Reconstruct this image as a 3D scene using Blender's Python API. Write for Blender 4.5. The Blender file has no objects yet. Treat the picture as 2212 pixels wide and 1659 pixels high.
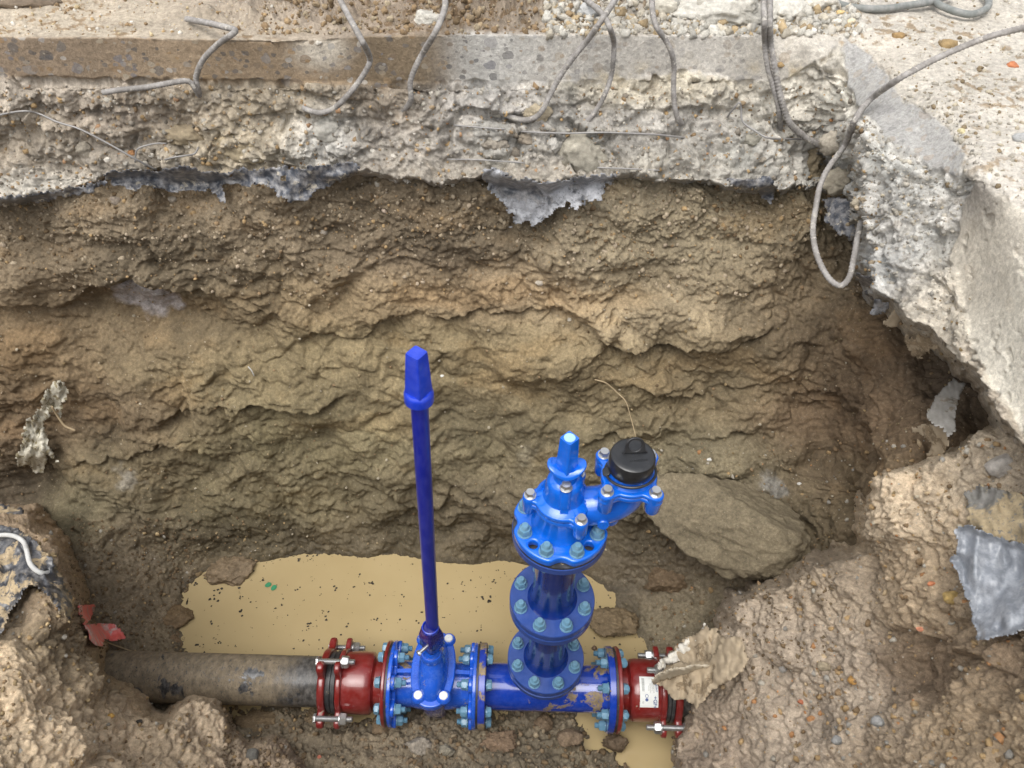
import bpy, bmesh, math, random
import numpy as np
from mathutils import Vector, Matrix, Quaternion
S = bpy.context.scene
COL = S.collection
rng = np.random.RandomState(7)
random.seed(7)

# ------------------------------------------------------------------ camera
F_PX, PITCH, ROLL = 1661.0, math.radians(44.978), math.radians(1.53)   # focal length for a 2212 px wide frame
CAM = np.array([-0.108, -0.926, 2.097])
cp, sp = math.cos(PITCH), math.sin(PITCH)
cam_d = bpy.data.cameras.new('camera'); cam = bpy.data.objects.new('camera', cam_d); COL.objects.link(cam)
cam_d.sensor_width = 36; cam_d.lens = 36 * F_PX / 2212; cam_d.clip_start = 0.05; cam_d.clip_end = 500
r_ = Vector((1, 0, 0)); f_ = Vector((0, cp, -sp)); u_ = Vector((0, sp, cp))
cr, sr = math.cos(ROLL), math.sin(ROLL)
right = r_ * cr + u_ * sr; up = u_ * cr - r_ * sr
M = Matrix((right, up, -f_)).transposed().to_4x4(); M.translation = Vector(CAM)
cam.matrix_world = M
cam_d.dof.use_dof = True; cam_d.dof.focus_distance = 1.95; cam_d.dof.aperture_fstop = 9.0
S.camera = cam

# ------------------------------------------------------------------ sky, sun, exposure
W = bpy.data.worlds.new("World"); S.world = W; W.use_nodes = True
nt = W.node_tree; bg = nt.nodes['Background']
sky = nt.nodes.new('ShaderNodeTexSky'); sky.sky_type = 'NISHITA'; sky.sun_disc = False; sky.dust_density = 3.0
SUN_EL, SUN_AZ = math.radians(66), math.radians(-150)
sky.sun_elevation = SUN_EL; sky.sun_rotation = SUN_AZ
hs = nt.nodes.new('ShaderNodeHueSaturation'); hs.inputs['Saturation'].default_value = 0.18
nt.links.new(sky.outputs[0], hs.inputs['Color']); nt.links.new(hs.outputs[0], bg.inputs[0])
bg.inputs[1].default_value = 0.15
sl = bpy.data.lights.new('sun', 'SUN'); so = bpy.data.objects.new('sun', sl); COL.objects.link(so)
sl.energy = 1.0; sl.angle = math.radians(50); sl.color = (1.0, 0.96, 0.9)
sdir = Vector((math.sin(SUN_AZ) * math.cos(SUN_EL), math.cos(SUN_AZ) * math.cos(SUN_EL), math.sin(SUN_EL)))
so.rotation_euler = sdir.to_track_quat('Z', 'Y').to_euler()
S.view_settings.view_transform = 'Standard'; S.view_settings.look = 'None'
S.view_settings.exposure = 0.95; S.view_settings.gamma = 1
S.render.engine = 'CYCLES'; S.cycles.max_bounces = 6
S.render.resolution_x = 1024; S.render.resolution_y = 768

# ------------------------------------------------------------------ projection helpers
def rays(px, py):
    a = np.asarray(px, float) - 1106; b = np.asarray(py, float) - 829.5
    X = (cr * a + sr * b) / F_PX; Y = (-sr * a + cr * b) / F_PX
    return np.stack([X, cp - Y * sp, -sp - Y * cp], -1)
def at(px, py, x=None, y=None, z=None, d=None):
    r = rays(px, py)
    if d is not None: t = d
    elif x is not None: t = (x - CAM[0]) / r[0]
    elif y is not None: t = (y - CAM[1]) / r[1]
    else: t = (z - CAM[2]) / r[2]
    return CAM + t * r
def project(P):
    v = P - CAM
    d = v[..., 1] * cp - v[..., 2] * sp; u = v[..., 1] * sp + v[..., 2] * cp
    X = v[..., 0] * F_PX / d; Y = -u * F_PX / d
    return 1106 + cr * X - sr * Y, 829.5 + sr * X + cr * Y, d

# ------------------------------------------------------------------ numpy noise
_G = np.array([[1,1,0],[-1,1,0],[1,-1,0],[-1,-1,0],[1,0,1],[-1,0,1],[1,0,-1],[-1,0,-1],[0,1,1],[0,-1,1],[0,1,-1],[0,-1,-1],[1,1,0],[-1,1,0],[0,-1,1],[0,-1,-1]], np.float32)
def _hash(i, j, k, s):
    h = (i.astype(np.uint32) * np.uint32(73856093)) ^ (j.astype(np.uint32) * np.uint32(19349663)) ^ (k.astype(np.uint32) * np.uint32(83492791)) ^ np.uint32((s * 2654435761) % 4294967296)
    h ^= h >> np.uint32(13); h *= np.uint32(1274126177); h ^= h >> np.uint32(16)
    return h
def noise(P, f, s=0):
    p = np.asarray(P, np.float32) * np.float32(f) + np.float32(17.3 + s * 3.1)
    i = np.floor(p).astype(np.int32); t = (p - i).astype(np.float32)
    w = t * t * t * (t * (t * 6 - 15) + 10)
    out = 0
    for dx in (0, 1):
        wx = w[..., 0] if dx else 1 - w[..., 0]
        for dy in (0, 1):
            wy = w[..., 1] if dy else 1 - w[..., 1]
            for dz in (0, 1):
                wz = w[..., 2] if dz else 1 - w[..., 2]
                g = _G[_hash(i[..., 0] + dx, i[..., 1] + dy, i[..., 2] + dz, s) & np.uint32(15)]
                out = out + wx * wy * wz * (g[..., 0] * (t[..., 0] - dx) + g[..., 1] * (t[..., 1] - dy) + g[..., 2] * (t[..., 2] - dz))
    return out
def fbm(P, f, o=4, s=0, g=0.5):
    a, t = 1.0, 0
    for k in range(o):
        t = t + a * noise(P, f * 2.03 ** k, s + k); a *= g
    return t
def billow(P, f, o=3, s=0, g=0.5):
    a, t = 1.0, 0
    for k in range(o):
        t = t + a * (np.sqrt(noise(P, f * 2.1 ** k, s + k) ** 2 + .006) * 2 - 0.55); a *= g
    return t
def cells(P, f, s=0, jit=.9):
    p = np.asarray(P, np.float32) * np.float32(f) + np.float32(31.7 + s * 2.3)
    i = np.floor(p).astype(np.int32); t = (p - i).astype(np.float32); F1 = np.full(t.shape[:-1], 9, np.float32); F2 = F1.copy(); ID = np.zeros(F1.shape, np.float32)
    for dx in (-1, 0, 1):
        for dy in (-1, 0, 1):
            for dz in (-1, 0, 1):
                h = _hash(i[..., 0] + dx, i[..., 1] + dy, i[..., 2] + dz, s + 77)
                hx = (h & np.uint32(1023)).astype(np.float32) / 1023; hy = ((h >> np.uint32(10)) & np.uint32(1023)).astype(np.float32) / 1023; hz = ((h >> np.uint32(20)) & np.uint32(1023)).astype(np.float32) / 1023
                d = (dx + .5 + jit * (hx - .5) - t[..., 0]) ** 2 + (dy + .5 + jit * (hy - .5) - t[..., 1]) ** 2 + (dz + .5 + jit * (hz - .5) - t[..., 2]) ** 2
                near = d < F1; F2 = np.where(near, F1, np.minimum(F2, d)); ID = np.where(near, hx * .6 + hz * .4, ID); F1 = np.where(near, d, F1)
    return np.sqrt(F1), np.sqrt(F2), ID
def sstep(a, b, x):
    t = np.clip((x - a) / (b - a), 0, 1); return t * t * (3 - 2 * t)
def lin(*c): return tuple(((v / 255 + 0.055) / 1.055) ** 2.4 if v > 10 else v / 255 / 12.92 for v in c)

# ------------------------------------------------------------------ object helpers
def tag(o, label=None, cat=None, group=None, kind=None):
    if label: o['label'] = label
    if cat: o['category'] = cat
    if group: o['group'] = group
    if kind: o['kind'] = kind
    return o
def empty(name, loc, label, cat, group=None):
    o = bpy.data.objects.new(name, None); COL.objects.link(o); o.location = loc; o.empty_display_size = 0.05
    return tag(o, label, cat, group)
def link(name, me, mat, parent=None, smooth=True):
    o = bpy.data.objects.new(name, me); COL.objects.link(o)
    if mat is not None: me.materials.clear(); me.materials.append(mat)
    if smooth == 'auto':
        n = len(me.polygons); me.polygons.foreach_set('use_smooth', np.ones(n, bool))
        try: me.set_sharp_from_angle(angle=math.radians(35))
        except Exception: pass
    elif smooth: me.polygons.foreach_set('use_smooth', np.ones(len(me.polygons), bool))
    if parent is not None:
        o.parent = parent
        o.matrix_parent_inverse = world_of(parent).inverted()
    return o
def world_of(o):
    return (world_of(o.parent) @ o.matrix_parent_inverse @ o.matrix_basis) if o.parent else o.matrix_basis.copy()
def np_mesh(name, V, Fq, col=None, attrs=None):
    me = bpy.data.meshes.new(name)
    V = np.asarray(V, np.float32); Fq = np.asarray(Fq, np.int32); n = Fq.shape[1]
    me.vertices.add(len(V)); me.vertices.foreach_set('co', V.ravel())
    me.loops.add(Fq.size); me.loops.foreach_set('vertex_index', Fq.ravel())
    me.polygons.add(len(Fq)); me.polygons.foreach_set('loop_start', np.arange(len(Fq), dtype=np.int32) * n)
    me.update(calc_edges=True)
    if col is not None:
        a = me.color_attributes.new('Col', 'FLOAT_COLOR', 'POINT')
        c4 = np.ones((len(V), 4), np.float32); c4[:, :3] = col; a.data.foreach_set('color', c4.ravel())
    for k, v in (attrs or {}).items():
        a = me.attributes.new(k, 'FLOAT', 'POINT'); a.data.foreach_set('value', np.asarray(v, np.float32).ravel())
    return me

# ------------------------------------------------------------------ materials
def new_mat(name):
    m = bpy.data.materials.new(name); m.use_nodes = True
    return m, m.node_tree, m.node_tree.nodes['Principled BSDF']
def N(nt, t, **kw):
    n = nt.nodes.new(t)
    for k, v in kw.items():
        if k in n.inputs: n.inputs[k].default_value = v
        else: setattr(n, k, v)
    return n
def mix(nt, a, b, f, mode='MIX'):
    n = nt.nodes.new('ShaderNodeMix'); n.data_type = 'RGBA'; n.blend_type = mode
    for s, v in ((0, f), (6, a), (7, b)):
        if isinstance(v, bpy.types.NodeSocket): nt.links.new(v, n.inputs[s])
        else: n.inputs[s].default_value = v if not isinstance(v, tuple) or len(v) == 4 else (*v, 1)
    return n.outputs[2]
def ramp(nt, src, stops):
    n = nt.nodes.new('ShaderNodeValToRGB'); cr_ = n.color_ramp
    while len(cr_.elements) < len(stops): cr_.elements.new(0.5)
    for e, (p, c) in zip(cr_.elements, stops):
        e.position = p; e.color = (c, c, c, 1) if isinstance(c, (int, float)) else (*c, 1)
    nt.links.new(src, n.inputs[0]); return n.outputs[0]
def texco(nt, scale=(1, 1, 1)):
    g = nt.nodes.new('ShaderNodeNewGeometry'); m = nt.nodes.new('ShaderNodeMapping'); m.inputs['Scale'].default_value = scale
    nt.links.new(g.outputs['Position'], m.inputs[0]); return m.outputs[0]
def tnoise(nt, co, scale, detail=4, rough=0.55, dist=0.0):
    n = nt.nodes.new('ShaderNodeTexNoise'); nt.links.new(co, n.inputs['Vector'])
    n.inputs['Scale'].default_value = scale; n.inputs['Detail'].default_value = detail; n.inputs['Roughness'].default_value = rough; n.inputs['Distortion'].default_value = dist
    return n.outputs['Fac']
def mathn(nt, op, a, b=0.0):
    n = nt.nodes.new('ShaderNodeMath'); n.operation = op
    for s, v in ((0, a), (1, b)):
        if isinstance(v, bpy.types.NodeSocket): nt.links.new(v, n.inputs[s])
        else: n.inputs[s].default_value = v
    return n.outputs[0]
def bump(nt, bs, h, strength, dist):
    b = nt.nodes.new('ShaderNodeBump'); b.inputs['Strength'].default_value = strength; b.inputs['Distance'].default_value = dist
    nt.links.new(h, b.inputs['Height']); nt.links.new(b.outputs[0], bs.inputs['Normal'])

def earth_mat(name, aggregate=False, rough=0.95, mottle=0.5, gain=1.0):
    m, t, bs = new_mat(name); co = texco(t)
    at_ = t.nodes.new('ShaderNodeAttribute'); at_.attribute_name = 'Col'
    n1 = tnoise(t, co, 120, 5, 0.7); n2 = tnoise(t, co, 500, 3, 0.7)
    k = mathn(t, 'ADD', mathn(t, 'MULTIPLY', n1, 0.65), mathn(t, 'MULTIPLY', n2, 0.35))
    v = ramp(t, k, [(0.30, 1 - mottle), (0.5, 1.0), (0.68, 1 + mottle * 1.1)])
    c = mix(t, at_.outputs['Color'], v, 1.0, 'MULTIPLY')
    # scattered grains, pale and dark
    vo = t.nodes.new('ShaderNodeTexVoronoi'); vo.inputs['Scale'].default_value = 170; t.links.new(co, vo.inputs['Vector'])
    sep = t.nodes.new('ShaderNodeSeparateColor'); t.links.new(vo.outputs['Color'], sep.inputs[0])
    g = mathn(t, 'MULTIPLY', mathn(t, 'LESS_THAN', vo.outputs['Distance'], 0.28), mathn(t, 'GREATER_THAN', sep.outputs[0], 0.86))
    c = mix(t, c, (0.42, 0.36, 0.27), mathn(t, 'MULTIPLY', g, 0.3))
    if aggregate:
        a2 = t.nodes.new('ShaderNodeAttribute'); a2.attribute_name = 'cut'
        cf = a2.outputs['Fac']
        co2 = texco(t, (1.0, 1.0, 1.25))
        for sc, thr, rad, cols in ((30, 0.35, 0.62, True), (62, 0.35, 0.6, True)):
            v1 = t.nodes.new('ShaderNodeTexVoronoi'); v1.inputs['Scale'].default_value = sc
            wn = t.nodes.new('ShaderNodeTexNoise'); wn.inputs['Scale'].default_value = sc * 1.5; t.links.new(co2, wn.inputs['Vector'])
            ma = t.nodes.new('ShaderNodeVectorMath'); ma.operation = 'MULTIPLY_ADD'; t.links.new(wn.outputs['Color'], ma.inputs[0]); ma.inputs[1].default_value = (0.35 / sc,) * 3; t.links.new(co2, ma.inputs[2])
            t.links.new(ma.outputs[0], v1.inputs['Vector'])
            s1 = t.nodes.new('ShaderNodeSeparateColor'); t.links.new(v1.outputs['Color'], s1.inputs[0])
            rr = mathn(t, 'MULTIPLY', s1.outputs[2], rad)
            f = mathn(t, 'MULTIPLY', mathn(t, 'LESS_THAN', v1.outputs['Distance'], rr), mathn(t, 'GREATER_THAN', s1.outputs[1], thr))
            pc = ramp(t, s1.outputs[0], [(0.0, (0.07, 0.07, 0.075)), (0.30, (0.15, 0.14, 0.13)), (0.5, (0.30, 0.19, 0.09)), (0.62, (0.38, 0.33, 0.25)), (0.8, (0.16, 0.16, 0.18)), (1.0, (0.5, 0.47, 0.42))])
            c = mix(t, c, pc, mathn(t, 'MULTIPLY', mathn(t, 'MULTIPLY', f, cf), 0.66))
    t.links.new(c, bs.inputs['Base Color'])
    w = t.nodes.new('ShaderNodeAttribute'); w.attribute_name = 'wet'
    wr = mathn(t, 'SUBTRACT', rough, mathn(t, 'MULTIPLY', w.outputs['Fac'], 0.55))
    t.links.new(wr, bs.inputs['Roughness'])
    bs.inputs['Specular IOR Level'].default_value = 0.35
    bump(t, bs, k, 1.0, 0.005)
    return m
M_SOIL = earth_mat('soil')
M_CONC = earth_mat('concrete', aggregate=True, mottle=0.42)
M_STONE = earth_mat('stone', mottle=0.3, rough=0.9)

def paint(name, col, rough=0.25, coat=0.5, mud=0.0, mudcol=(0.30, 0.23, 0.13), mudscale=9, metal=0.0, dust=0.0, seed=0.0, stretch=(1, 1, 1), dcol=None, clear=None):
    if dcol is None: dcol = tuple(min(.6, v * 1.3 + .09) for v in col) if max(col) - min(col) > .08 else (0.42, 0.40, 0.38)
    m, t, bs = new_mat(name); g = t.nodes.new('ShaderNodeNewGeometry'); mp = t.nodes.new('ShaderNodeMapping')
    mp.inputs['Scale'].default_value = stretch; mp.inputs['Location'].default_value = (seed, seed * 2.3, seed * .7)
    t.links.new(g.outputs['Position'], mp.inputs[0]); co = mp.outputs[0]
    bs.inputs['Metallic'].default_value = metal; bs.inputs['Coat Weight'].default_value = coat; bs.inputs['Coat Roughness'].default_value = 0.06
    v = ramp(t, tnoise(t, co, 30, 4), [(0.3, 0.88), (0.7, 1.1)])
    c = mix(t, (*col, 1), v, 1.0, 'MULTIPLY'); r = rough
    if dust > 0:
        d = ramp(t, tnoise(t, co, 55, 6, 0.7), [(0.42, 0.0), (0.75, dust)])
        c = mix(t, c, dcol, d)
        r = mathn(t, 'ADD', r, mathn(t, 'MULTIPLY', d, 0.5))
    if mud > 0:
        d = ramp(t, tnoise(t, co, mudscale, 8, 0.62, 0.4), [(0.70 - mud * 0.4, 0.0), (0.73 - mud * 0.4, 1.0)])
        d2 = ramp(t, tnoise(t, co, 160, 3, 0.7), [(0.33, 0.0), (0.45, 1.0)])
        d = mathn(t, 'MULTIPLY', d, d2)
        if clear:                                     # this end was wiped clean when the coupling was fitted
            sx_ = t.nodes.new('ShaderNodeSeparateXYZ'); t.links.new(g.outputs['Position'], sx_.inputs[0])
            xx = mathn(t, 'ADD', sx_.outputs[0], mathn(t, 'MULTIPLY', tnoise(t, co, 12, 5, .7), .22))
            d = mathn(t, 'MULTIPLY', d, ramp(t, mathn(t, 'MULTIPLY', mathn(t, 'SUBTRACT', xx, clear[0]), 1 / (clear[1] - clear[0])), [(0., 1.), (1., 0.12)]))
        c = mix(t, c, mix(t, tuple(min(x * 1.25, .8) for x in mudcol), tuple(x * 0.5 for x in mudcol), ramp(t, tnoise(t, co, 45, 5, .7), [(.3, 0.), (.7, 1.)])), d)
        r = mathn(t, 'ADD', r, mathn(t, 'MULTIPLY', d, 0.45))
        cw = mathn(t, 'MULTIPLY', mathn(t, 'SUBTRACT', 1.0, d), coat); t.links.new(cw, bs.inputs['Coat Weight'])
        bump(t, bs, d, 0.35, 0.002)
    t.links.new(c, bs.inputs['Base Color'])
    if isinstance(r, bpy.types.NodeSocket): t.links.new(r, bs.inputs['Roughness'])
    else: bs.inputs['Roughness'].default_value = r
    return m
M_HYD = paint('bright_blue_enamel', lin(6, 98, 208), 0.2, 0.7, dust=0.1)
M_VALVE = paint('mid_blue_enamel', lin(22, 84, 196), 0.2, 0.7, mud=0.2, mudscale=20, dust=0.35)
M_TEE = paint('royal_blue_enamel', lin(8, 56, 160), 0.14, 0.8, mud=0.30, mudscale=11, dust=0.3)
M_TEEF = paint('royal_blue_enamel_muddy', lin(24, 56, 160), 0.3, 0.5, mud=0.62, mudscale=16, dust=0.25)
M_SPOOL = paint('navy_enamel', lin(8, 40, 112), 0.2, 0.6, mud=0.06, mudscale=18, mudcol=(0.36, 0.35, 0.32), dust=0.08)
M_SPFL = paint('dusty_navy_enamel', lin(34, 66, 136), 0.42, 0.3, mud=0.03, mudscale=12, mudcol=(0.34, 0.35, 0.38), dust=0.22)
M_TUBE = paint('ultramarine_coating', lin(12, 30, 138), 0.3, 0.3, dust=0.35, stretch=(1, 1, .35))
M_TUBECAP = paint('ultramarine_paint', lin(16, 52, 176), 0.3, 0.4, dust=0.3)
M_TUBELOW = paint('dark_violet_paint', lin(24, 24, 110), 0.25, 0.5, dust=0.12)
M_RED = paint('red_enamel', lin(116, 27, 25), 0.28, 0.6, mud=0.14, mudscale=30, mudcol=(0.30, 0.21, 0.16), dust=0.35)
M_PE = paint('black_polyethylene', (0.025, 0.027, 0.03), 0.3, 0.3, mud=0.78, mudscale=9, mudcol=(0.23, 0.185, 0.125), dust=0.35, stretch=(1.6, 1, 1), seed=2.0, clear=(-.64, -.56))
M_BOLT = paint('sheraplex_blue', lin(96, 136, 160), 0.3, 0.2, dust=0.15)
M_STEEL = paint('galvanised_steel', (0.55, 0.56, 0.56), 0.32, 0.0, metal=0.85, dust=0.2)
M_WSTEEL = paint('sealed_bolt_cap', (0.72, 0.73, 0.72), 0.35, 0.2, dust=0.2)
M_RUB = paint('black_rubber', (0.02, 0.02, 0.022), 0.5, 0.1, mud=0.1, mudscale=40, dust=0.15)
M_PLASTIC = paint('black_plastic', (0.014, 0.015, 0.017), 0.32, 0.2, dust=0.04)
M_REBAR = paint('rebar_rust', (0.20, 0.185, 0.17), 0.75, 0.0, mud=0.3, mudscale=60, mudcol=(0.46, 0.43, 0.38), dust=0.9)
M_WIRE = paint('wire_steel', (0.28, 0.27, 0.26), 0.5, 0.0, metal=0.4, dust=0.5)
M_HOSE = paint('dusty_hose', (0.16, 0.17, 0.16), 0.7, 0.0, dust=0.5)
M_WOOD = paint('weathered_wood', (0.22, 0.16, 0.11), 0.85, 0.0, dust=0.4, mud=0.2, mudscale=20, stretch=(1, 6, 6))
M_DPM = paint('dusty_black_polythene', (0.05, 0.056, 0.07), 0.38, 0.15, mud=0.28, mudscale=38, mudcol=(0.42, 0.38, 0.31), dust=0.9)
M_DPMB = paint('dusty_polythene_painted_glints', (0.085, 0.09, 0.10), 0.36, 0.2, mud=0.52, mudscale=16, mudcol=(0.36, 0.365, 0.38), dust=1.0)  # dust, plus pale blotches painted in as highlights between darker folds
M_DPMM = paint('muddy_black_polythene', (0.028, 0.03, 0.036), 0.28, 0.3, mud=0.45, mudscale=17, mudcol=(0.40, 0.31, 0.19), dust=0.5)
M_FILM = paint('grey_film', (0.20, 0.215, 0.24), 0.3, 0.2, mud=0.2, mudscale=9, mudcol=(0.42, 0.40, 0.36), dust=0.7, dcol=(.5, .52, .55))
M_PALEF = paint('pale_film', (0.22, 0.21, 0.19), 0.5, 0.0, mud=0.3, mudscale=20, mudcol=(0.20, 0.17, 0.13), dust=0.4)
M_GEO = paint('dirty_geotextile', (0.36, 0.29, 0.20), 0.95, 0.0, mud=0.35, mudscale=15, mudcol=(0.25, 0.19, 0.12), dust=0.3)
M_GEOW = paint('clean_geotextile_fibre', (0.62, 0.59, 0.52), 0.95, 0.0, dust=0.3)
M_SILV = paint('fraying_foil_sheet', (0.50, 0.47, 0.38), 0.5, 0.0, mud=0.42, mudscale=50, mudcol=(0.28, 0.24, 0.15), dust=0.3)
M_REDP = paint('faded_red_plastic', lin(226, 104, 98), 0.5, 0.1, mud=0.42, mudscale=14, mudcol=(0.72, 0.45, 0.42), dust=0.35, dcol=(.7, .5, .48))
M_ROPE = paint('grey_cord', (0.50, 0.50, 0.48), 0.9, 0.0, dust=0.5)
M_ROOT = paint('dry_root', (0.40, 0.31, 0.19), 0.9, 0.0)
M_LEAF = paint('leaf_green', (0.03, 0.22, 0.10), 0.5, 0.2)
M_PAPER = paint('label_paper', (0.74, 0.76, 0.74), 0.5, 0.1, dust=0.1)
M_INK = paint('label_ink', (0.08, 0.12, 0.28), 0.6, 0.0)
M_INKG = paint('label_grey_print', (0.28, 0.29, 0.28), 0.6, 0.0)

# ================================================================== TERRAIN
# Each earth layer is a surface in space given by measured points (positions along sight lines with their true y, z or x),
# spread smoothly between them, then broken up by 3D displacement.
ZBX, ZBY = 560, 430                      # coarse record of what earth stands where, used to seat loose things
ZB = np.full((ZBY, ZBX), 99.0); ZS = 5.0
def zidx(px, py): return np.clip(((np.asarray(py) + 220) / ZS).astype(int), 0, ZBY - 1), np.clip(((np.asarray(px) + 420) / ZS).astype(int), 0, ZBX - 1)
def zadd(P):
    x, y, d = project(P); j, i = zidx(x, y); np.minimum.at(ZB, (j, i), d)
def surf_d(px, py, r=1):
    j, i = zidx(px, py); j, i = int(j), int(i)
    w = ZB[max(0, j - r):j + r + 1, max(0, i - r):i + r + 1]; w = w[w < 90]
    return float(np.median(w)) if w.size else 2.0
def on(px, py, off=0.0, r=1): return at(px, py, d=surf_d(px, py, r) - off)

def ctl(pts):
    out = []
    for px, py, k, v in pts:
        if k == 'd': d = v
        else:
            r = rays(px, py); i = 'xyz'.index(k); d = (v - CAM[i]) / r[i]
        out.append((px, py, d))
    return np.array(out)
def rbf(C, gx, gy, smooth=2.0):
    p = C[:, :2] / 100; v = C[:, 2]; n = len(C)
    A = np.linalg.norm(p[:, None] - p[None], axis=2) - smooth * 0.01 * np.eye(n)
    Q = np.c_[np.ones(n), p]; K = np.block([[A, Q], [Q.T, np.zeros((3, 3))]])
    w = np.linalg.solve(K, np.r_[v, 0, 0, 0])
    g = np.stack([gx, gy], -1) / 100
    D = np.linalg.norm(g[..., None, :] - p, axis=-1)
    return D @ w[:n] + w[n] + g @ w[n + 1:]
def blur(A, k):
    for _ in range(k):
        P_ = np.pad(A, 1, mode='edge'); A = (P_[:-2, 1:-1] + P_[2:, 1:-1] + P_[1:-1, :-2] + P_[1:-1, 2:]) / 4
    return A
def grid_eval(C, x0, x1, y0, y1, step, k=2):
    cs = 14.0
    cx = np.arange(x0, x1 + cs * 2, cs); cy = np.arange(y0, y1 + cs * 2, cs)
    G = blur(rbf(C, *np.meshgrid(cx, cy)), k)
    xs = np.arange(x0, x1 + step * .5, step); ys = np.arange(y0, y1 + step * .5, step)
    fx = (xs - x0) / cs; fy = (ys - y0) / cs; ix = np.minimum(fx.astype(int), len(cx) - 2); iy = np.minimum(fy.astype(int), len(cy) - 2); tx = fx - ix; ty = (fy - iy)[:, None]
    a = G[iy][:, ix] * (1 - tx) + G[iy][:, ix + 1] * tx; b = G[iy + 1][:, ix] * (1 - tx) + G[iy + 1][:, ix + 1] * tx
    return xs, ys, a * (1 - ty) + b * ty
def seg_d(gx, gy, poly, closed=True):
    p = np.array(poly, float); q = np.roll(p, -1, 0)
    if not closed: p, q = p[:-1], q[:-1]
    best = np.full(gx.shape, 1e9, np.float32); ins = np.zeros(gx.shape, bool)
    for (ax, ay), (bx, by) in zip(p, q):
        dx, dy = bx - ax, by - ay; L = dx * dx + dy * dy + 1e-9
        t = np.clip(((gx - ax) * dx + (gy - ay) * dy) / L, 0, 1)
        best = np.minimum(best, np.hypot(gx - ax - t * dx, gy - ay - t * dy))
        if closed and dy != 0:
            c = ((ay > gy) != (by > gy)) & (gx < (bx - ax) * (gy - ay) / dy + ax); ins ^= c
    return best, ins
def sdist(gx, gy, poly):                    # negative inside
    d, i = seg_d(gx, gy, poly); return np.where(i, -d, d)
def blend_cols(gx, gy, pts):
    num = np.zeros(gx.shape + (3,), np.float32); den = np.zeros(gx.shape, np.float32)
    for px, py, sx, sy, c, w in pts:
        g = (w * np.exp(-((gx - px) / sx) ** 2 - ((gy - py) / sy) ** 2)).astype(np.float32) + 1e-6 * w
        num += g[..., None] * np.array(c, np.float32); den += g
    return num / den[..., None]
def normals(P):
    du = np.gradient(P, axis=1); dv = np.gradient(P, axis=0); n = np.cross(du, dv)
    n /= np.linalg.norm(n, axis=-1, keepdims=True) + 1e-12
    flip = ((CAM - P) * n).sum(-1) < 0; n[flip] *= -1
    return n
def grid_faces(h, w, keep):
    idx = np.arange(h * w).reshape(h, w)
    q = np.stack([idx[:-1, :-1], idx[1:, :-1], idx[1:, 1:], idx[:-1, 1:]], -1)
    k = keep[:-1, :-1] & keep[1:, :-1] & keep[1:, 1:] & keep[:-1, 1:]
    f = q[k]; used = np.zeros(h * w, bool); used[f.ravel()] = True
    re = np.cumsum(used) - 1
    return used, re[f]
def make_layer(name, C, bounds, step, disp, colour, mat, poly=None, refine=None, fall=40, fallk=0.5, edge_noise=14, keep_out=70, attrs=None, smooth_k=2, label=None, kind='structure', thick=None, split=None):
    x0, x1, y0, y1 = bounds
    xs, ys, D = grid_eval(C, x0, x1, y0, y1, step, smooth_k)
    gx, gy = np.meshgrid(xs, ys)
    if refine: D = refine(gx, gy, D)
    P = CAM + rays(gx, gy) * D[..., None]
    keep = np.ones(gx.shape, bool); sd = None
    if poly is not None:
        sd = sdist(gx, gy, poly)
        if edge_noise: sd = sd + edge_noise * (fbm(P, 14, 4, 91, .6))
        D = D + fallk * np.clip((sd + 4) / fall, 0, 3) ** 1.6
        keep = sd < keep_out
        Nn = normals(P)
        P = CAM + rays(gx, gy) * D[..., None]
    else: Nn = normals(P)
    amt = disp(P, gx, gy, Nn)
    if sd is not None: amt = amt * (1 - .75 * sstep(-4, 16, sd))
    P2 = P + Nn * amt[..., None]
    zadd(P2[keep])
    c = colour(P2, gx, gy, amt)
    A = {k: v(P2, gx, gy, amt) for k, v in (attrs or {}).items()}
    used, f = grid_faces(*gx.shape, keep)
    me = np_mesh(name, P2.reshape(-1, 3)[used], f, c.reshape(-1, 3)[used], {k: v.ravel()[used] for k, v in A.items()})
    o = link(name, me, mat, None, True); tag(o, kind=kind)
    return o, (gx, gy, P2, Nn, sd)

def bumps(gx, gy, lst):                      # (px,py,rx,ry,rot_deg,amp)
    t = np.zeros(gx.shape, np.float32)
    for px, py, rx, ry, a, amp in lst:
        a = math.radians(a); u = (gx - px) * math.cos(a) + (gy - py) * math.sin(a); v = -(gx - px) * math.sin(a) + (gy - py) * math.cos(a)
        t += amp * np.exp(-(u / rx) ** 2 - (v / ry) ** 2)
    return t
def ledges(P, gx, gy, lst):                  # overhanging lips: soil above the line stands out, soil below it is undercut
    t = np.zeros(gx.shape, np.float32)
    wob = 24 * fbm(P, 7, 5, 55, .6); mod = .35 + .65 * sstep(-.15, .25, fbm(P, 6, 2, 57))
    for pts, amp, hi, lo in lst:
        p = np.array(pts, float); x = p[:, 0]; y = np.interp(gx, x, p[:, 1]) + wob
        e = np.clip(np.minimum(gx - x[0], x[-1] - gx) / 60, 0, 1); e = e * e * (3 - 2 * e)
        s = gy - y
        up_ = np.where(s < 0, np.exp(-(s / hi) ** 2), 0); dn = np.where(s >= 0, -1.2 * np.exp(-s / lo), 0)
        k = sstep(-4, 7, s)
        t += .8 * amp * e * mod * (up_ * (1 - k) + k * dn)
    return t

STEP = 2.3
WZ_ = -.118
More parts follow.
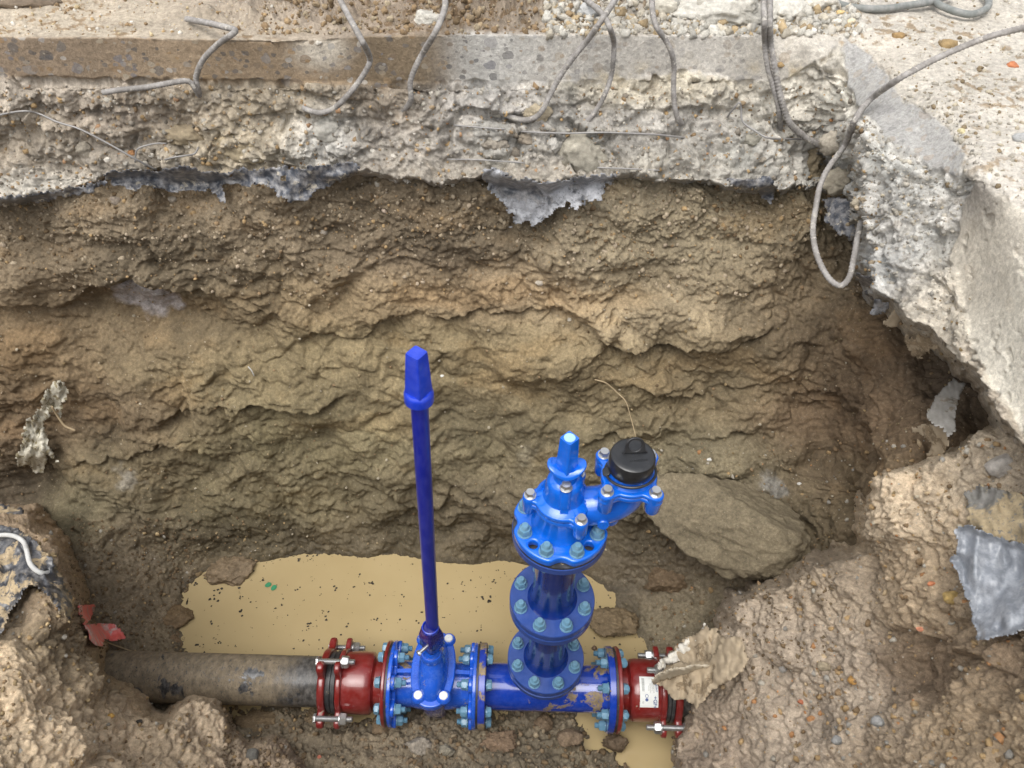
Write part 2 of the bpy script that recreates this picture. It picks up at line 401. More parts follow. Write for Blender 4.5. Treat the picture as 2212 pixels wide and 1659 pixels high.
# ---------------- soil: back wall, side walls, floor
soil_pts = ctl([
 (x, y_, 'y', .90) for x in (-350, 0, 400, 800, 1200, 1600) for y_ in (250, 330)] + [
 (x, y, 'y', Y) for x in (-350, 0, 300, 600, 900, 1200, 1500) for y, Y in ((390, .77), (500, .745), (600, .71), (700, .675), (800, .635), (900, .60))] + [
 (0, 1000, 'y', .56), (300, 1000, 'y', .565), (600, 1000, 'y', .56), (900, 1000, 'y', .56), (1200, 1000, 'y', .545), (1400, 1000, 'y', .5),
 (0, 1100, 'y', .47), (300, 1100, 'y', .50), (600, 1100, 'y', .52), (850, 1100, 'y', .52), (1100, 1100, 'y', .50), (1350, 1100, 'y', .45),
 (-350, 1000, 'y', .5), (-350, 1150, 'y', .36), (-350, 1400, 'z', .12), (-350, 1750, 'z', .2),
 (450, 1195, 'z', -.08), (650, 1200, 'z', -.13), (850, 1192, 'z', -.12), (1100, 1214, 'z', -.125), (1250, 1235, 'z', -.12),
 (450, 1260, 'z', -.15), (650, 1280, 'z', -.2), (900, 1280, 'z', -.2), (1100, 1300, 'z', -.2), (1280, 1300, 'z', -.16),
 (430, 1400, 'z', -.145), (650, 1400, 'z', -.2), (900, 1400, 'z', -.2), (1150, 1400, 'z', -.2), (1330, 1400, 'z', -.15),
 (380, 1190, 'z', -.03), (330, 1300, 'z', -.06), (390, 1340, 'z', -.10), (300, 1400, 'z', -.05), (370, 1420, 'z', -.10), (200, 1250, 'z', .03), (220, 1420, 'z', -.02), (200, 1180, 'z', .08), (100, 1180, 'y', .38), (60, 1300, 'z', .10), (0, 1500, 'z', .15),
 (1370, 1270, 'z', -.095), (1450, 1270, 'z', -.04), (1340, 1350, 'z', -.105), (1400, 1330, 'z', -.095), (1460, 1350, 'z', -.07), (1420, 1400, 'z', -.10), (1540, 1340, 'z', -.01), (1600, 1280, 'z', .04), (1700, 1250, 'z', .16), (1560, 1420, 'z', -.02),
 (1450, 1180, 'y', .36), (1560, 1180, 'y', .37), (1550, 1080, 'y', .43), (1700, 1100, 'y', .36), (1700, 1000, 'y', .44), (1500, 950, 'y', .53), (1640, 900, 'y', .54),
 (1650, 500, 'y', .74), (1650, 650, 'y', .69), (1650, 780, 'y', .62), (1800, 300, 'y', .9), (1800, 450, 'y', .76), (1790, 600, 'y', .72), (1800, 750, 'y', .62), (1780, 900, 'y', .55), (1800, 1000, 'y', .45), (1800, 1150, 'y', .3),
 (1900, 600, 'x', .84), (1900, 750, 'x', .80), (1900, 900, 'x', .75), (1900, 1050, 'x', .70), (2000, 700, 'x', .88), (2020, 800, 'x', .90), (2000, 930, 'x', .82), (2100, 850, 'x', .92), (2100, 1000, 'x', .86), (2050, 550, 'x', .95), (2200, 800, 'x', .98), (2200, 1000, 'x', .92), (1900, 1250, 'x', .85), (2200, 1300, 'x', 1.1), (1950, 1400, 'x', .9), (1750, 1350, 'x', .6), (2500, 900, 'x', 1.2), (2500, 500, 'x', 1.4), (2000, 300, 'x', 1.2),
 (500, 1545, 'z', -.12), (600, 1540, 'z', -.10), (700, 1570, 'z', -.095), (800, 1555, 'z', -.135), (870, 1545, 'z', -.10), (950, 1565, 'z', -.105), (1030, 1550, 'z', -.095), (1150, 1540, 'z', -.095), (1250, 1545, 'z', -.10), (1330, 1560, 'z', -.16), (1400, 1590, 'z', -.17), (1450, 1610, 'z', -.16),
 (600, 1480, 'z', -.13), (900, 1480, 'z', -.15), (1200, 1480, 'z', -.13),
 (600, 1620, 'z', -.06), (800, 1640, 'z', -.05), (1000, 1630, 'z', -.05), (1200, 1640, 'z', -.045), (1360, 1655, 'z', -.12), (1460, 1660, 'z', -.13),
 (500, 1700, 'z', .0), (800, 1720, 'z', .0), (1100, 1720, 'z', .01), (1400, 1760, 'z', .0), (700, 1860, 'z', .1), (1300, 1860, 'z', .1), (1700, 1500, 'z', .0), (1700, 1700, 'z', .05), (2200, 1800, 'z', .3), (0, 1850, 'z', .3),
])
SOIL_LEDGES = [
 ([(-200, 655), (0, 655), (120, 662), (200, 622), (300, 600), (400, 632), (540, 668), (620, 690)], .050, 60, 45),
 ([(330, 905), (450, 892), (560, 872), (700, 866), (760, 850)], .034, 45, 28),
 ([(640, 735), (760, 712), (850, 702), (960, 692), (1060, 690), (1140, 668), (1240, 690), (1340, 742), (1430, 735)], .030, 50, 22),
 ([(150, 1020), (240, 985), (330, 952), (450, 965), (520, 990)], .034, 45, 30),
 ([(1200, 690), (1330, 740), (1430, 730), (1490, 742), (1560, 768), (1620, 728), (1680, 680)], .035, 55, 26),
 ([(860, 1120), (930, 1090), (1000, 1062), (1120, 1105), (1200, 1120)], .026, 35, 20),
 ([(1250, 960), (1400, 935), (1560, 960), (1700, 930)], .025, 45, 20),
 ([(1300, 830), (1450, 850), (1600, 840), (1750, 800)], .022, 40, 22),
]
def soil_disp(P, gx, gy, Nn):
    wallness = sstep(1230, 1150, gy) * (gx > -999)
    dry = sstep(620, 480, gy)                                     # crumbly upper part
    smoothz = np.exp(-((gx - 980) / 300) ** 2 - ((gy - 870) / 130) ** 2) + 0.8 * np.exp(-((gx - 560) / 260) ** 2 - ((gy - 740) / 90) ** 2)
    smoothz = np.clip(smoothz, 0, 1)
    Q = P * np.array([0.9, 0.95, 1.1]) + 0.045 * np.stack([fbm(P, 5, 3, 3), fbm(P, 5, 3, 4), fbm(P, 5, 3, 5)], -1)
    t = 0.060 * fbm(Q, 2.6, 3, 11) * (0.3 + 0.7 * wallness)
    t += 0.036 * billow(Q, 4.2, 3, 21, .45) * (0.25 + 0.75 * wallness)
    # clods of several sizes: each stands out by its own amount, with cracks between
    reg = sstep(-.25, .35, fbm(P, 3.2, 2, 71))                    # where the wall is cloddy rather than smeared
    Q2 = Q + 0.018 * np.stack([fbm(P, 16, 2, 6), fbm(P, 16, 2, 7), fbm(P, 16, 2, 8)], -1)
    F1, F2, ID = cells(Q2 * np.array([.8, 1, 1.15]), 8.5, 1)
    t += wallness * (1 - .4 * smoothz) * (0.028 * (ID - .5) * sstep(0, .5, F2 - F1) - 0.010 * (1 - sstep(0, .16, F2 - F1)) * reg)
    F1, F2, ID = cells(Q2, 21, 2)
    t += (.35 + .65 * wallness) * (1 - .6 * smoothz) * (0.4 + .6 * reg) * (0.015 * (ID - .5) * sstep(0, .4, F2 - F1) + 0.007 * (sstep(0, .35, F2 - F1) - .8))
    F1, F2, ID = cells(Q2, 50, 3)
    t += (1 - .8 * smoothz) * (0.35 + .65 * np.maximum(reg, dry)) * (0.0058 * (ID - .45) * sstep(0, .4, F2 - F1) + .0018 * (1 - F1))
    t += 0.0052 * billow(P, 40, 3, 41) * (1 - .5 * smoothz)
    t += 0.0048 * fbm(P, 72, 4, 47, .68) * (1 - .55 * smoothz) * (.8 + .7 * dry)
    t += ledges(P, gx, gy, SOIL_LEDGES)
    t += bumps(gx, gy, [(280, 690, 170, 55, 5, -.05), (130, 590, 120, 60, -10, .03), (60, 1060, 70, 60, 0, -.10), (390, 1060, 120, 70, 20, -.03), (1500, 700, 80, 50, 20, .04), (1330, 680, 100, 40, 0, .02),
        (300, 1130, 60, 45, 0, .05), (250, 1060, 60, 30, 30, .03), (560, 940, 60, 40, 0, .02), (1240, 800, 110, 40, 10, .02), (480, 1090, 60, 50, 40, .04), (610, 1010, 100, 40, 10, .03), (60, 750, 80, 60, 0, .03), (2020, 810, 60, 50, 0, -.03),
        (1560, 1010, 90, 50, 20, .05), (1500, 1110, 80, 40, 30, .03)])
    t *= sstep(-120, 80, gy)
    wl = sstep(1180, 1230, gy) * sstep(1540, 1500, gy) * sstep(400, 470, gx) * sstep(1360, 1290, gx)
    front = sstep(1520, 1570, gy)
    t = t * (1 - .8 * wl) + front * (0.016 * billow(P, 13, 3, 81) + .006 * billow(P, 40, 2, 83))
    t += 0.006 * billow(P, 24, 3, 85) * sstep(1200, 1260, gy)
    return t
def soil_col(P, gx, gy, amt):
    L = lin
    base = blend_cols(gx, gy, [
        (300, 470, 500, 70, L(146, 122, 94), 1), (900, 470, 420, 80, L(128, 106, 80), 1), (1450, 520, 300, 90, L(150, 130, 100), 1), (1250, 420, 150, 50, L(150, 134, 110), .7),
        (60, 560, 140, 110, L(128, 106, 80), 1), (500, 560, 260, 60, L(124, 104, 78), 1), (900, 560, 200, 45, L(120, 98, 76), 1),
        (700, 640, 180, 60, L(152, 124, 84), 1), (1020, 630, 220, 55, L(158, 128, 90), 1.2), (1400, 650, 200, 60, L(174, 148, 112), 1.2), (1170, 620, 70, 40, L(166, 134, 96), .8),
        (280, 730, 240, 60, L(132, 108, 76), 1), (60, 750, 100, 120, L(140, 110, 72), 1), (700, 790, 300, 70, L(140, 118, 78), 1.2), (1150, 800, 240, 80, L(146, 122, 82), 1.2), (1500, 800, 240, 80, L(136, 114, 80), 1),
        (300, 900, 150, 60, L(122, 96, 68), 1), (620, 930, 260, 80, L(134, 116, 78), 1.2), (1050, 950, 260, 90, L(134, 116, 82), 1.2), (300, 1020, 200, 70, L(118, 100, 70), 1), (700, 1080, 260, 60, L(122, 106, 72), 1), (1000, 1100, 200, 70, L(112, 94, 70), 1),
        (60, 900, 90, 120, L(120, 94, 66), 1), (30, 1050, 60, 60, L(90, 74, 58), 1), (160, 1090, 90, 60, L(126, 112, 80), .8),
        (650, 1165, 400, 35, L(104, 88, 64), 1.2), (300, 1180, 120, 60, L(128, 108, 82), 1), (280, 1300, 120, 90, L(134, 112, 86), 1.4), (360, 1400, 70, 60, L(124, 104, 80), 1.2), (800, 1300, 400, 100, L(120, 100, 66), .6),
        (1400, 1250, 130, 60, L(118, 100, 78), 1.4), (1500, 1330, 120, 60, L(136, 118, 90), 1.3), (1420, 1120, 120, 80, L(108, 92, 70), 1), (1560, 1030, 160, 70, L(134, 118, 88), 1.2), (1700, 1150, 120, 90, L(118, 98, 70), 1),
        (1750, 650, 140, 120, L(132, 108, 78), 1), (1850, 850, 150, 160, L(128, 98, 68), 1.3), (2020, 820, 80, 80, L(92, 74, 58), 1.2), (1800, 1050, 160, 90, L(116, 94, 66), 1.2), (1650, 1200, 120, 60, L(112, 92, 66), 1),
        (800, 1600, 500, 50, L(134, 114, 90), 1.3), (1250, 1600, 200, 50, L(128, 110, 88), 1.2), (1420, 1620, 80, 50, L(110, 90, 66), 1)])
    m = 1 + 0.24 * fbm(P, 6, 4, 101) + 0.2 * fbm(P, 30, 3, 103)
    base = base * 1.15; g_ = base.mean(-1, keepdims=True); base = .88 * (g_ + (base - g_) * .66) * np.array([.97, 1.0, .92])
    base = base * m[..., None]
    ora = sstep(.12, .5, fbm(P * np.array([.6, 1, 1.8]), 5, 4, 107)) * sstep(1150, 1000, gy)
    base = base * (1 + ora[..., None] * (np.array([1.04, .99, .93]) - 1))
    oli = sstep(.1, .5, fbm(P, 4, 3, 113)) * sstep(700, 950, gy)
    damp = sstep(.0, .4, fbm(P, 5, 4, 115)) * .22; base = base * (1 - damp[..., None])
    base = base * (1 - .38 * sstep(WZ_ + .022, WZ_ + .004, P[..., 2]))[..., None]
    base = base * (1 + oli[..., None] * (np.array([.98, .99, .97]) - 1))
    # pale chalky lump exposed on the left, grey-blue clay smears on the right
    def patch(b, poly_, c, k, nf=25):
        s = sdist(gx, gy, poly_) + 16 * fbm(P, nf, 4, 117); f = (k * sstep(8, -10, s))[..., None]
        return b * (1 - f) + f * np.array(c) * (1 + .35 * fbm(P, 45, 3, 119))[..., None]
    base = patch(base, [(240, 622), (300, 612), (340, 640), (370, 690), (310, 715), (270, 690), (215, 670)], L(168, 162, 160), .8)
    base = patch(base, [(1640, 1030), (1680, 1030), (1700, 1075), (1660, 1085)], L(140, 138, 132), .75)
    base = patch(base, [(250, 1010), (300, 1005), (310, 1035), (270, 1050)], L(150, 146, 136), .5)
    base = patch(base, [(1120, 970), (1160, 960), (1150, 1010), (1110, 1000)], L(140, 134, 116), .4)
    return np.clip(base, .01, .8)
def soil_wet(P, gx, gy, amt):
    return np.clip(sstep(1150, 1215, gy) * (.65 + .6 * fbm(P, 12, 3, 131)) * sstep(1660, 1500, gy) + .2 * sstep(850, 1100, gy), 0, 1)
soil, SOILD = make_layer('soil_excavation', soil_pts, (-360, 2760, 240, 1880), STEP, soil_disp, soil_col, M_SOIL, attrs={'wet': soil_wet})

# ---------------- concrete road slab with its saw-cut edge and the broken concrete under it
pav_pts = ctl([
 (x, y, 'z', 1.42) for x in range(-350, 1800, 190) for y in (-200, -60, 30, 74)] + [
 (x, y, 'y', Y) for x in range(-350, 1800, 190) for y, Y in ((84, .90), (130, .90), (172, .895), (190, .88))] + [
 (x, y, 'y', Y) for x in (-350, 0, 400, 800, 1200, 1500) for y, Y in ((240, .855), (300, .81), (350, .775), (385, .745), (450, .72))] + [
 (-350, 430, 'y', .72), (0, 420, 'y', .72), (60, 400, 'y', .725),
 (1680, 260, 'y', .84), (1650, 330, 'y', .79), (1660, 400, 'y', .75), (1760, 150, 'y', .88), (1780, 230, 'y', .86), (1770, 330, 'y', .86), (1800, 380, 'y', .90), (1800, 300, 'y', .85),
 (2500, -200, 'z', 1.42), (2000, -200, 'z', 1.42), (1900, -60, 'z', 1.42), (2250, -60, 'z', 1.42), (1835, 60, 'z', 1.42), (1900, 60, 'z', 1.42), (2000, 60, 'z', 1.42), (2200, 60, 'z', 1.42), (1945, 150, 'z', 1.42), (2100, 150, 'z', 1.42), (2300, 150, 'z', 1.42), (2020, 220, 'z', 1.42), (2150, 260, 'z', 1.42), (2090, 300, 'z', 1.42), (2110, 370, 'z', 1.42), (2220, 380, 'z', 1.42), (2300, 480, 'z', 1.42), (2500, 300, 'z', 1.42), (2600, 500, 'z', 1.42), (2700, 700, 'z', 1.42), (2180, 425, 'z', 1.42), (2240, 478, 'z', 1.42),
 (1835, 110, 'x', .66), (1850, 190, 'x', .655), (1900, 200, 'x', .67), (1960, 260, 'x', .69), (1990, 300, 'x', .70), (2060, 340, 'x', .71), (1920, 265, 'x', .66),
 (1860, 270, 'x', .62), (1880, 340, 'x', .60), (1950, 360, 'x', .64), (1900, 450, 'x', .605), (1890, 550, 'x', .61), (1980, 440, 'x', .66), (1960, 560, 'x', .65), (2030, 400, 'x', .69), (2000, 650, 'x', .665), (2090, 760, 'x', .70), (1860, 460, 'x', .60),
 (2080, 430, 'x', .715), (2060, 520, 'x', .715), (2080, 650, 'x', .715), (2150, 500, 'x', .72), (2200, 600, 'x', .72), (2200, 750, 'x', .72), (2210, 900, 'x', .72), (2140, 800, 'x', .71), (2300, 650, 'x', .72), (2300, 900, 'x', .72), (2400, 1200, 'x', .72), (2450, 750, 'x', .72), (2600, 1300, 'x', .72),
])
pav_poly = [(-500, -400), (2900, -400), (2900, 1700), (2560, 1480), (2212, 965), (2150, 880), (2100, 792), (2050, 748), (2000, 702), (1940, 664), (1892, 612), (1872, 560), (1862, 505), (1858, 460), (1845, 425), (1800, 402), (1765, 402), (1700, 406), (1640, 400), (1560, 396), (1450, 390), (1330, 382), (1180, 396), (1110, 388), (1040, 376), (980, 394), (900, 388), (780, 376), (700, 382), (560, 376), (400, 374), (300, 370), (220, 382), (150, 404), (60, 430), (0, 436), (-500, 446)]
cut_back = [(-500, 78), (300, 82), (600, 92), (760, 80), (1000, 74), (1823, 76), (1790, 120), (1740, 150), (1690, 172), (1600, 176), (1480, 150), (1330, 176), (1150, 178), (960, 178), (760, 184), (560, 176), (420, 172), (0, 168), (-500, 170)]
cut_right = [(1825, 76), (1921, 160), (1948, 225), (1975, 225), (1995, 245), (2041, 277), (2088, 334), (2070, 388), (2010, 362), (1975, 330), (1915, 290), (1872, 250), (1845, 228), (1828, 175)]
cut_near = [(2104, 392), (2160, 415), (2240, 478), (2700, 900), (2700, 1600), (2212, 930), (2150, 850), (2095, 735), (2075, 640), (2050, 560), (2075, 470), (2085, 420)]
def pav_masks(P, gx, gy):
    w = 6 * fbm(P, 18, 3, 151)
    a = sstep(5, -5, sdist(gx, gy, cut_back) + w); b = sstep(5, -5, sdist(gx, gy, cut_right) + w * 1.5); c = sstep(7, -7, sdist(gx, gy, cut_near) + w * 1.8)
    return a, b, c
def topmask(P, gx, gy): return sstep(1.385, 1.405, P[..., 2])
def pav_disp(P, gx, gy, Nn):
    a, b, c = pav_masks(P, gx, gy); cut = np.clip(a + b + c, 0, 1)
    top = topmask(P, gx, gy) * (1 - cut)
    ro = (1 - cut) * (1 - top)
    Q = P + 0.02 * np.stack([fbm(P, 9, 2, 3), fbm(P, 9, 2, 4), fbm(P, 9, 2, 5)], -1)
    t = ro * (0.026 * billow(Q, 6, 3, 161, .42) + 0.013 * billow(Q, 17, 3, 163, .45) + 0.0052 * billow(Q, 46, 3, 165) + 0.0045 * fbm(P, 75, 4, 167, .68))
    Q2 = Q + 0.015 * np.stack([fbm(P, 18, 2, 6), fbm(P, 18, 2, 7), fbm(P, 18, 2, 8)], -1)
    F1, F2, ID = cells(Q2 * np.array([.8, 1, 1]), 11, 5); t += ro * (0.036 * (ID - .5) * sstep(0, .4, F2 - F1) - .012 * (1 - sstep(0, .14, F2 - F1)))
    F1, F2, ID = cells(Q2, 27, 6); t += ro * (0.017 * (ID - .5) * sstep(0, .35, F2 - F1) + .004 * (1 - F1))
    F1, F2, ID = cells(Q2, 62, 7); t += ro * (0.0066 * (ID - .5) * sstep(0, .35, F2 - F1) + .0025 * (1 - F1)); heapc = (F1, ID)
    t += ro * ledges(P, gx, gy, [([(-200, 258), (0, 240), (200, 232), (380, 245)], .018, 25, 18), ([(0, 272), (180, 275), (320, 285)], .015, 22, 16), ([(940, 235), (1060, 238), (1150, 262), (1260, 280), (1420, 292), (1500, 285)], .024, 30, 16), ([(1000, 305), (1130, 300), (1240, 310), (1340, 300)], .02, 25, 15), ([(1440, 225), (1560, 232), (1660, 240), (1760, 255)], .022, 25, 18), ([(340, 350), (480, 352), (640, 350), (760, 345)], .02, 40, 15), ([(450, 240), (600, 250), (760, 240), (880, 262)], .018, 30, 16)])
    t += top * (0.0045 * fbm(P, 10, 3, 181) + 0.0022 * billow(P, 55, 3, 183) + .0012 * fbm(P, 130, 2, 185))
    # dirt and rubble heaped on the slab top
    heap = bumps(gx, gy, [(430, 40, 70, 22, 0, .010), (560, 30, 90, 30, 0, .022), (700, 25, 90, 30, 0, .03), (1000, 35, 160, 28, 0, .035), (1200, 35, 90, 26, 0, .03), (1480, 20, 130, 34, 0, .05), (1700, 20, 120, 30, 0, .04)])
    t += top * heap * (1.1 + 1.1 * billow(P, 16, 3, 191)) + top * sstep(.004, .02, heap) * (0.007 * billow(P, 45, 3, 193) + .010 * (heapc[1] - .4))
    t += cut * (0.0007 * fbm(P, 60, 3, 195) + .0015 * fbm(P, 8, 2, 197))
    t *= 1 - .85 * np.exp(-((gy - 80) / 9) ** 2) * (gx < 1800)
    t += c * (-.004) * sstep(.28, .5, fbm(P, 22, 4, 201))
    return t
def pav_col(P, gx, gy, amt):
    L = lin; a, b, c = pav_masks(P, gx, gy)
    top = blend_cols(gx, gy, [(100, 40, 300, 50, L(206, 184, 148), 1), (450, 60, 200, 30, L(188, 168, 136), 1), (650, 30, 200, 40, L(172, 148, 118), 1), (1000, 30, 230, 40, L(160, 136, 104), 1.2), (1350, 40, 160, 40, L(190, 176, 154), 1), (1650, 30, 200, 50, L(206, 200, 188), 1.2), (1950, 80, 160, 80, L(214, 200, 176), 1), (2150, 150, 200, 140, L(216, 204, 182), 1), (2200, 400, 200, 150, L(218, 206, 186), 1)])
    g_ = top.mean(-1, keepdims=True); top = .76 * (g_ + (top - g_) * .6)
    top *= (1 + .20 * fbm(P, 9, 4, 211) + .22 * fbm(P, 60, 3, 213))[..., None]
    clod = sstep(.16, .34, fbm(P, 36, 3, 215)) * sstep(-.1, .2, fbm(P, 5, 2, 217)); top = top * (1 - clod[..., None] * (1 - np.array([.62, .53, .42])))
    rough = blend_cols(gx, gy, [(100, 210, 200, 50, L(176, 158, 132), 1), (60, 300, 160, 60, L(168, 148, 116), 1), (60, 400, 130, 30, L(184, 174, 154), 1.2), (300, 250, 160, 50, L(136, 116, 92), 1), (220, 330, 140, 40, L(148, 134, 112), 1), (520, 290, 170, 60, L(176, 156, 116), 1.2), (450, 220, 200, 30, L(162, 142, 106), 1), (690, 300, 70, 50, L(186, 184, 176), 1.2), (850, 220, 90, 50, L(140, 120, 90), 1), (850, 310, 120, 60, L(154, 142, 124), 1), (1080, 220, 150, 40, L(172, 164, 152), 1), (1150, 300, 200, 60, L(152, 144, 130), 1.2), (1100, 365, 250, 25, L(160, 146, 122), 1), (1400, 190, 160, 35, L(184, 170, 138), 1.2), (1480, 270, 150, 40, L(164, 156, 142), 1), (1500, 350, 200, 40, L(158, 150, 132), 1), (1700, 220, 120, 60, L(188, 178, 156), 1), (1650, 340, 120, 60, L(166, 160, 146), 1), (1900, 330, 90, 70, L(190, 184, 170), 1), (1960, 450, 120, 80, L(180, 174, 162), 1.2), (1930, 570, 100, 60, L(160, 158, 152), 1), (2040, 650, 90, 90, L(182, 168, 142), 1), (2150, 850, 100, 90, L(168, 150, 122), 1)])
    rough *= (1 + .34 * fbm(P, 11, 4, 221) + .30 * fbm(P, 45, 3, 223))[..., None]
    blu = sstep(.12, .42, fbm(P, 7, 3, 225)) * sstep(850, 1000, gx); rough *= (1 + blu[..., None] * (np.array([.90, .93, .95]) - 1))
    g_ = rough.mean(-1, keepdims=True); rough = 1.12 * (g_ + (rough - g_) * .55)
    ct = blend_cols(gx, gy, [(100, 120, 400, 60, L(140, 120, 96), 1.2), (450, 130, 220, 60, L(146, 124, 94), 1.2), (690, 112, 42, 24, L(200, 190, 172), 2.5), (870, 130, 90, 60, L(126, 108, 82), 1.3), (1060, 125, 80, 60, L(166, 163, 156), 1.6), (1200, 130, 100, 60, L(170, 165, 156), 1.2), (1480, 110, 220, 50, L(176, 170, 160), 1.2), (1700, 110, 100, 40, L(172, 164, 150), 1)])
    g_ = ct.mean(-1, keepdims=True); ct = 1.22 * (g_ + (ct - g_) * .8)
    ct *= (1 + .16 * fbm(P, 14, 4, 231))[..., None]
    edge = sstep(-6, 6, gx - 965 + 10 * fbm(P, 16, 3, 233))[..., None]
    ct = ct * (1 - .12 * (1 - edge))
    cr_c = np.array(L(160, 158, 154)) * (1 + .12 * fbm(P, 16, 4, 235))[..., None]
    cn = blend_cols(gx, gy, [(2120, 420, 40, 60, L(138, 132, 124), 1.2), (2140, 560, 60, 120, L(176, 168, 154), 1), (2200, 700, 80, 200, L(206, 200, 186), 1), (2190, 520, 40, 80, L(202, 194, 180), 1)]) * (1 + .14 * fbm(P, 12, 4, 237) + .06 * fbm(P, 60, 2, 239))[..., None]
    tm = topmask(P, gx, gy)[..., None]
    o = rough * (1 - tm) + top * tm
    a, b, c = a[..., None], b[..., None], c[..., None]
    o = o * (1 - a) + ct * a; o = o * (1 - b) + cr_c * b; o = o * (1 - c) + cn * c
    dust = (sstep(.05, .4, fbm(P, 13, 4, 241)) * sstep(120, 175, gy) * sstep(1150, 1400, gx))[..., None] * a
    o = o * (1 - .7 * dust) + .7 * dust * np.array(L(196, 180, 146))
    return np.clip(o * 1.0, .015, .7)
def pav_cut(P, gx, gy, amt):
    a, b, c = pav_masks(P, gx, gy); tm = topmask(P, gx, gy)
    side = sstep(1250, 1000, gx)
    return np.clip(a * (.5 + .5 * side) + b * .45 + c * .12 + .22 * (1 - a) * (1 - b) * (1 - c) * (1 - tm), 0, 1)
def pav_refine(gx, gy, D):
    r = rays(gx, gy)
    ye = np.interp(gx, [-400, 300, 450, 600, 680, 760, 1000, 1900], [79, 82, 84, 91, 86, 80, 75, 76])
    q = np.stack([gx * .001, gy * 0, gy * 0], -1); ye = ye + 3.5 * fbm(q, 22, 3, 61) * sstep(1500, 900, gx)
    dtop = (1.42 - CAM[2]) / np.minimum(r[..., 2], -.05)
    Y = np.interp(gy, [0, 176, 190, 240, 300, 350, 385, 450, 600], [.90, .895, .88, .855, .81, .775, .745, .715, .70])
    Y = Y - .02 * sstep(300, 0, gx) * sstep(330, 420, gy)
    ys_ = np.interp(gx, [-400, 300, 450, 600, 680, 760, 1000, 1900], [79, 82, 84, 86, 84, 80, 75, 76]); re_ = rays(gx, ys_)
    Ye = CAM[1] + re_[..., 1] * (1.42 - CAM[2]) / np.minimum(re_[..., 2], -.05)
    Y = Y + (Ye - .90) * sstep(400, 170, gy)
    dface = (Y - CAM[1]) / r[..., 1]
    d2 = np.where(gy < ye, dtop, dface); w = sstep(1730, 1600, gx)
    d2 = np.where(gy < ye, dtop, np.minimum(dface, 99))
    return D * (1 - w) + d2 * w
pav, PAVD = make_layer('road_slab', pav_pts, (-380, 2560, -210, 1420), STEP, pav_disp, pav_col, M_CONC, poly=pav_poly, fall=14, fallk=.10, edge_noise=15, keep_out=34, attrs={'cut': pav_cut}, smooth_k=0, refine=pav_refine)

# ---------------- near banks of spoil, left and right
lb_pts = ctl([(-300, 1150, 'd', 1.75), (0, 1150, 'd', 1.66), (60, 1140, 'd', 1.68), (110, 1220, 'd', 1.62), (160, 1330, 'd', 1.60), (100, 1400, 'd', 1.52), (-300, 1450, 'd', 1.45), (0, 1400, 'd', 1.50), (0, 1520, 'd', 1.42), (190, 1400, 'd', 1.68), (200, 1500, 'd', 1.60), (300, 1520, 'd', 1.78), (320, 1560, 'd', 1.74), (420, 1520, 'd', 1.88), (480, 1560, 'd', 1.88), (400, 1600, 'd', 1.76), (200, 1620, 'd', 1.50), (520, 1620, 'd', 1.86), (600, 1650, 'd', 1.88), (0, 1659, 'd', 1.30), (-300, 1750, 'd', 1.15), (300, 1760, 'd', 1.50), (640, 1760, 'd', 1.80)])
lb_poly = [(-500, 1135), (0, 1128), (60, 1130), (100, 1165), (140, 1230), (160, 1300), (165, 1345), (198, 1402), (208, 1456), (240, 1486), (292, 1504), (318, 1540), (352, 1562), (415, 1522), (470, 1528), (490, 1558), (496, 1592), (540, 1612), (600, 1608), (640, 1655), (700, 1760), (720, 1900), (-500, 1900)]
def bank_disp(P, gx, gy, Nn):
    Q = P + 0.02 * np.stack([fbm(P, 9, 2, 3), fbm(P, 9, 2, 4), fbm(P, 9, 2, 5)], -1)
    Q2 = Q + 0.012 * np.stack([fbm(P, 20, 2, 6), fbm(P, 20, 2, 7), fbm(P, 20, 2, 8)], -1)
    F1, F2, ID = cells(Q2, 12, 11); t0 = 0.022 * (ID - .5) * sstep(0, .45, F2 - F1) - .006 * (1 - sstep(0, .12, F2 - F1))
    F1, F2, ID = cells(Q2, 34, 12); t0 = t0 + 0.008 * (ID - .5) * sstep(0, .4, F2 - F1) + .003 * (1 - F1)
    F1, F2, ID = cells(Q2, 80, 13); t0 = t0 + 0.0045 * (ID - .5) * sstep(0, .4, F2 - F1) + .0014 * (1 - F1)
    return t0 + 0.03 * fbm(P, 3.5, 2, 301) + 0.022 * billow(Q, 6.5, 3, 303, .42) + 0.010 * billow(Q, 20, 3, 305, .45) + 0.0042 * billow(P, 52, 3, 307) + .0042 * fbm(P, 80, 4, 309, .65)
def lb_col(P, gx, gy, amt):
    L = lin
    b = blend_cols(gx, gy, [(60, 1560, 160, 100, L(178, 152, 112), 1), (300, 1600, 160, 80, L(164, 140, 104), 1), (450, 1570, 90, 50, L(160, 138, 106), 1), (130, 1420, 50, 60, L(118, 100, 68), 1.1), (150, 1300, 60, 60, L(134, 112, 80), 1), (220, 1480, 50, 40, L(132, 112, 78), 1), (560, 1640, 60, 40, L(138, 116, 88), 1), (20, 1180, 60, 40, L(160, 132, 94), 1)])
    b = (b.mean(-1, keepdims=True) * .34 + b * .66) * 1.38
    b *= (1 + .30 * fbm(P, 9, 4, 311) + .28 * fbm(P, 42, 3, 313))[..., None]
    return np.clip(b, .01, .8)
lbank, LBD = make_layer('soil_bank', lb_pts, (-360, 760, 1050, 1860), STEP, bank_disp, lb_col, M_SOIL, poly=lb_poly, fall=30, fallk=.38, edge_noise=11, keep_out=60)
